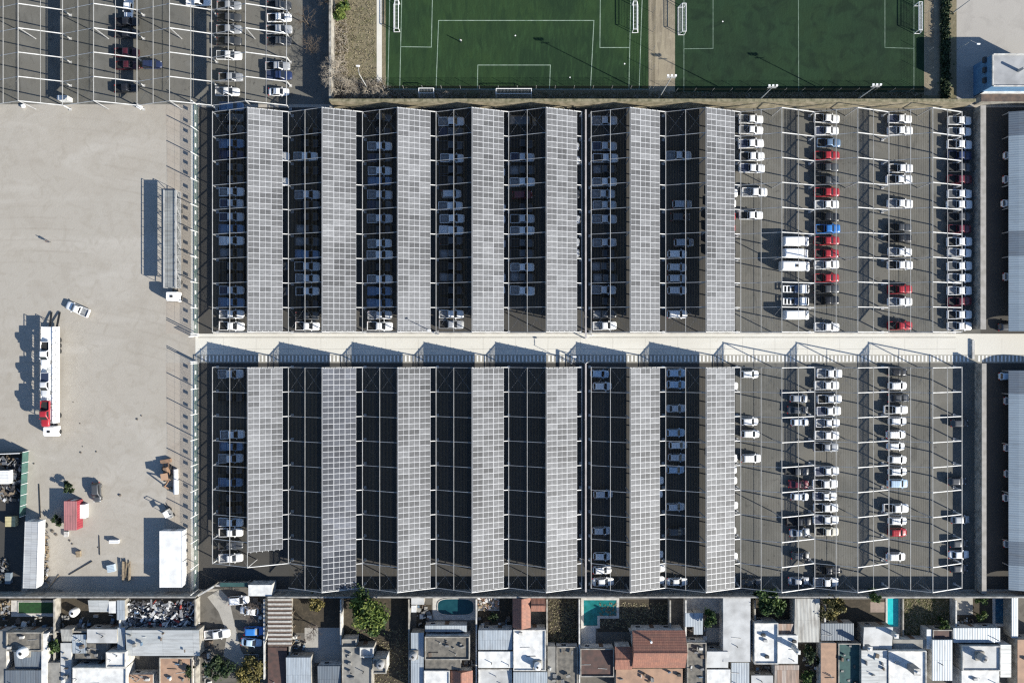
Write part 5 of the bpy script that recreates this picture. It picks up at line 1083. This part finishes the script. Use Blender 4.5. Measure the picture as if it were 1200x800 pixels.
def bare(lab, px, py, h, seed, m=pale_bark, depth=5, spread=.62):
    rnd = random.Random(seed); c = W(px, py); t = thing('bare_tree', lab, 'tree', c); b = MB(); b.tube(c, c + Vector((0, 0, h * .3)), .16, .12, n=7); b.build('trunk', m, t)
    b = MB()
    for k in range(4): a = k * 1.57 + rnd.random(); branch(b, c + Vector((0, 0, h * rnd.uniform(.22, .3))), Vector((math.cos(a) * .6, math.sin(a) * .6, 1)).normalized(), h * .24, .09, depth - 1, rnd, spread)
    b.build('crown', m, t)
pb2 = mat('brighter pale bark', (.44, .385, .31), (.30, .26, .205), 3)  # brighter bark colour for the trees on the bank
bare('pale bare tree leaning over the dark gap by the grass bank', 394, 92, 8.0, 1, pb2, depth=6, spread=.75); bare('second wide pale bare tree over the dark gap', 396, 84, 7.0, 21, pb2, 6, .8); bare('pale bare tree behind the masonry wall corner', 402, 108, 6.0, 2, pb2, 6, .75); bare('wide low bare tree on the bank above the wall corner', 409, 103, 5.5, 22, pb2, 6, .8)
bare('third pale bare tree along the masonry wall', 417, 114, 4.5, 3, pb2, 5, .75); bare('fourth pale bare tree along the masonry wall', 437, 114, 5.0, 4, pb2, 5, .75); bare('pale bare tree by the pitch corner', 449, 115, 5.0, 5, pb2, 5, .75)
bare('small bare tree between the two shaded goals', 520, 116, 3.5, 6); bare('grey bare tree in the repair yard over white cars', 298, 709, 6.0, 7, mat('grey bark', (.16, .13, .11), (.10, .08, .07), 3), 6); bare('grey bare tree at the top of the bare patio', 370, 733, 5.5, 8, mat('grey bark', (.16, .13, .11)), 6)
bare('dark bare tree at the top edge beside the dark gap', 386, 5, 6, 9, barkm); bare('bare thin tree beside the corner lot at the dark gap', 362, 30, 7.5, 10, barkm); bare('bare bushy tree beside the corner lot lower down', 366, 62, 7.0, 11, barkm)
# hedge at the far side of the pitches
rnd = random.Random(9); t = thing('hedge', 'long dark hedge between the far pitch and pale yard', 'hedge', W(1106, 50)); b = MB()
for i in range(5200):
    p = W(1106 + rnd.gauss(0, 2.0), rnd.uniform(-30, 117)); p.z = rnd.uniform(.1, 1.25); u = Vector((rnd.gauss(0, 1), rnd.gauss(0, 1), rnd.gauss(0, 1))).normalized() * .3; v = u.cross(Vector((rnd.gauss(0, 1), 0, rnd.gauss(0, 1)))).normalized() * .2; b.add([p - u, p + v, p + u, p - v], [(0, 1, 2, 3)], rnd.randrange(3))
b.build('foliage', leaf_mats('d'), t); b = MB()
for i in range(18): c = W(1106, -30 + i * 8.5); b.tube(c, c + Vector((0, 0, .9)), .06, .03, n=5)
b.build('stems', barkm, t)
# weeds along the masonry wall and on the bank: nobody could count them
def weeds(name, x0, y0, x1, y1, n, seed, h=.5, k='o'):
    rnd = random.Random(seed); b = MB()
    for i in range(n):
        c = W(rnd.uniform(x0, x1), rnd.uniform(y0, y1))
        for j in range(4):
            a = rnd.uniform(0, 6.28); d = Vector((math.cos(a), math.sin(a), 0)); s = rnd.uniform(.15, .45); hh = h * rnd.uniform(.3, 1)
            b.add([c - d.cross(Vector((0, 0, 1))) * .07, c + d.cross(Vector((0, 0, 1))) * .07, c + d * s + Vector((0, 0, hh))], [(0, 1, 2)], rnd.randrange(3))
    struct(b.build(name, [mat('straw blade', (.27, .235, .15)), mat('olive blade', (.13, .125, .055)), mat('brown blade', (.17, .135, .09))]), 'stuff')
weeds('weeds', 393, 0, 440, 121, 900, 1, .35); weeds('dry_grass', 455, 108, 1080, 123, 3000, 2, .5); weeds('garden_grass', 1058, 702, 1111, 747, 900, 3, .3); weeds('garden_weeds', 644, 702, 676, 755, 500, 4, .5); weeds('garden_weeds', 404, 735, 478, 800, 500, 5, .4); weeds('garden_weeds', 702, 706, 781, 736, 500, 6, .3)

cl = [mat('faded board', (.30, .29, .27), (.18, .175, .16), 3), mat('grey clutter', (.20, .20, .20), (.11, .11, .11), 3), mat('brown clutter', (.13, .10, .075)), mat('pale clutter', (.55, .55, .53)), mat('dull blue clutter', (.10, .16, .23))]
def clutter(n, seed, z0=0.0, size=(.25, 1.1), rects=()):
    rnd = random.Random(seed); b = MB()
    for r_ in rects:
        for i in range(n):
            c = W(rnd.uniform(r_[0], r_[2]), rnd.uniform(r_[1], r_[3]), r_[4] if len(r_) > 4 else 0); k = rnd.choices(range(5), [4, 4, 4, 2, 1])[0]; w, l = rnd.uniform(*size), rnd.uniform(*size); h = rnd.uniform(.06, .7); a = rnd.uniform(-.3, .3) + rnd.choice([0, 1.57])
            d = Vector((math.cos(a), math.sin(a), 0)) * l / 2; o = Vector((0, 0, h / 2 + .03)); b.bar(c + o - d, c + o + d, w * (.25 if rnd.random() < .4 else 1), h, k)
    struct(b.build('yard_clutter', cl), 'stuff')
clutter(22, 1, rects=[(73, 719, 134, 734), (344, 742, 358, 768), (561, 716, 599, 736), (804, 735, 826, 750), (1117, 721, 1140, 736), (937, 756, 960, 810), (240, 745, 250, 800), (300, 700, 312, 735), (0, 722, 68, 737), (489, 710, 505, 732), (884, 779, 906, 790), (538, 774, 556, 784)])
clutter(7, 2, size=(.2, .9), rects=[(90, 756, 122, 770, 2.55), (150, 741, 230, 765, 3.62), (403, 760, 434, 798, 3.2), (500, 748, 548, 770, 3.5), (644, 760, 676, 798, 2.62), (722, 786, 798, 798, 3.42), (806, 756, 826, 798, 3.22), (1014, 764, 1038, 798, 3.82), (151, 792, 178, 799, 2.92), (189, 772, 224, 799, 3.12), (73, 756, 82, 798, 2.72), (984, 756, 1006, 798, 2.72)])
def brush(x0, y0, x1, y1, n, seed, hh):
    rnd = random.Random(seed); b = MB()
    for i in range(n):
        p = W(rnd.uniform(x0, x1), rnd.uniform(y0, y1)); p.z = rnd.uniform(.02, .3 * hh)
        for k in range(4):
            d = Vector((rnd.gauss(0, 1), rnd.gauss(0, 1), rnd.uniform(.3, 1.6))).normalized(); L = rnd.uniform(.4, 1.0) * hh; q = p + d * L; b.bar(p, q, .05, .05, k % 3); q2 = q + Vector((rnd.gauss(0, .5), rnd.gauss(0, .5), .2)) * L; b.bar(q, q2, .03, .03, k % 3)
    struct(b.build('dry_brush', [pb2, mat('brown twig', (.16, .125, .09)), mat('grey twig', (.26, .235, .20))]), 'stuff')
brush(391, 98, 452, 121, 330, 31, 1.3); brush(392, 20, 408, 98, 130, 32, 1.1); brush(452, 108, 530, 122, 130, 33, .8); brush(530, 110, 1085, 122, 260, 34, .5)
# ------------------------------------------------------------------ people
def person(lab, px, py, rz, shirt, trousers):
    c = W(px, py); t = thing('person', lab, 'person', c, rz=rz)
    J = [((0, 0, .95), .15), ((0, 0, 1.2), .14), ((0, 0, 1.42), .15), ((0, 0, 1.52), .055), ((.02, 0, 1.60), .085), ((.02, 0, 1.70), .09), ((0, .19, 1.42), .06), ((.02, .24, 1.15), .045), ((.10, .23, .92), .035), ((.14, .22, .84), .035), ((0, -.19, 1.42), .06), ((-.04, -.24, 1.15), .045), ((.02, -.24, .92), .035), ((.06, -.23, .84), .035),
         ((0, .10, .88), .10), ((.06, .11, .48), .065), ((.02, .11, .08), .045), ((.16, .12, .04), .04), ((0, -.10, .88), .10), ((-.04, -.11, .48), .065), ((-.14, -.11, .08), .045), ((-.0, -.12, .04), .04)]
    E = [(0, 1), (1, 2), (2, 3), (3, 4), (4, 5), (2, 6), (6, 7), (7, 8), (8, 9), (2, 10), (10, 11), (11, 12), (12, 13), (0, 14), (14, 15), (15, 16), (16, 17), (0, 18), (18, 19), (19, 20), (20, 21)]
    me = bpy.data.meshes.new('body'); me.from_pydata([j[0] for j in J], E, []); o = bpy.data.objects.new('body', me); COL.objects.link(o)
    mo = o.modifiers.new('s', 'SKIN'); sv = me.skin_vertices[0].data
    for i, j in enumerate(J): sv[i].radius = (j[1], j[1])
    sv[0].use_root = True; o.modifiers.new('d', 'SUBSURF').levels = 2
    dg = bpy.context.evaluated_depsgraph_get(); m2 = bpy.data.meshes.new_from_object(o.evaluated_get(dg)); bpy.data.objects.remove(o)
    for m in (mat('skin', (.42, .27, .19)), shirt, trousers, trim): m2.materials.append(m)
    for f in m2.polygons:
        z = f.center.z; y = abs(f.center.y); f.use_smooth = True
        f.material_index = 3 if z < .1 else 2 if z < .98 and y < .2 else 1 if (z < 1.5 and not (y > .2 and z < 1.15)) else 0
    o = bpy.data.objects.new('body', m2); COL.objects.link(o); o.parent = t
    b = MB(); blob(b, (.0, 0, 1.73), .098, .085, 2, 2); sub('hair', b, mat('dark hair', (.03, .022, .018)), t)
person('person in dark clothes walking alone across the bare yard', 58.5, 283.8, 2.6, mat('dark shirt', (.05, .05, .06)), mat('dark trousers', (.04, .045, .06)))
person('person in white shirt standing on the greener pitch', 540, 49.5, 1.2, mat('white shirt', (.75, .75, .74)), mat('dark trousers', (.04, .045, .06)))
# bench groups by the far pitch wall
for lab, px, py in (('row of white boxes at the foot of the darker pitch', 906, 107), ('row of white boxes near the darker pitch corner', 1026, 103)):
    pass
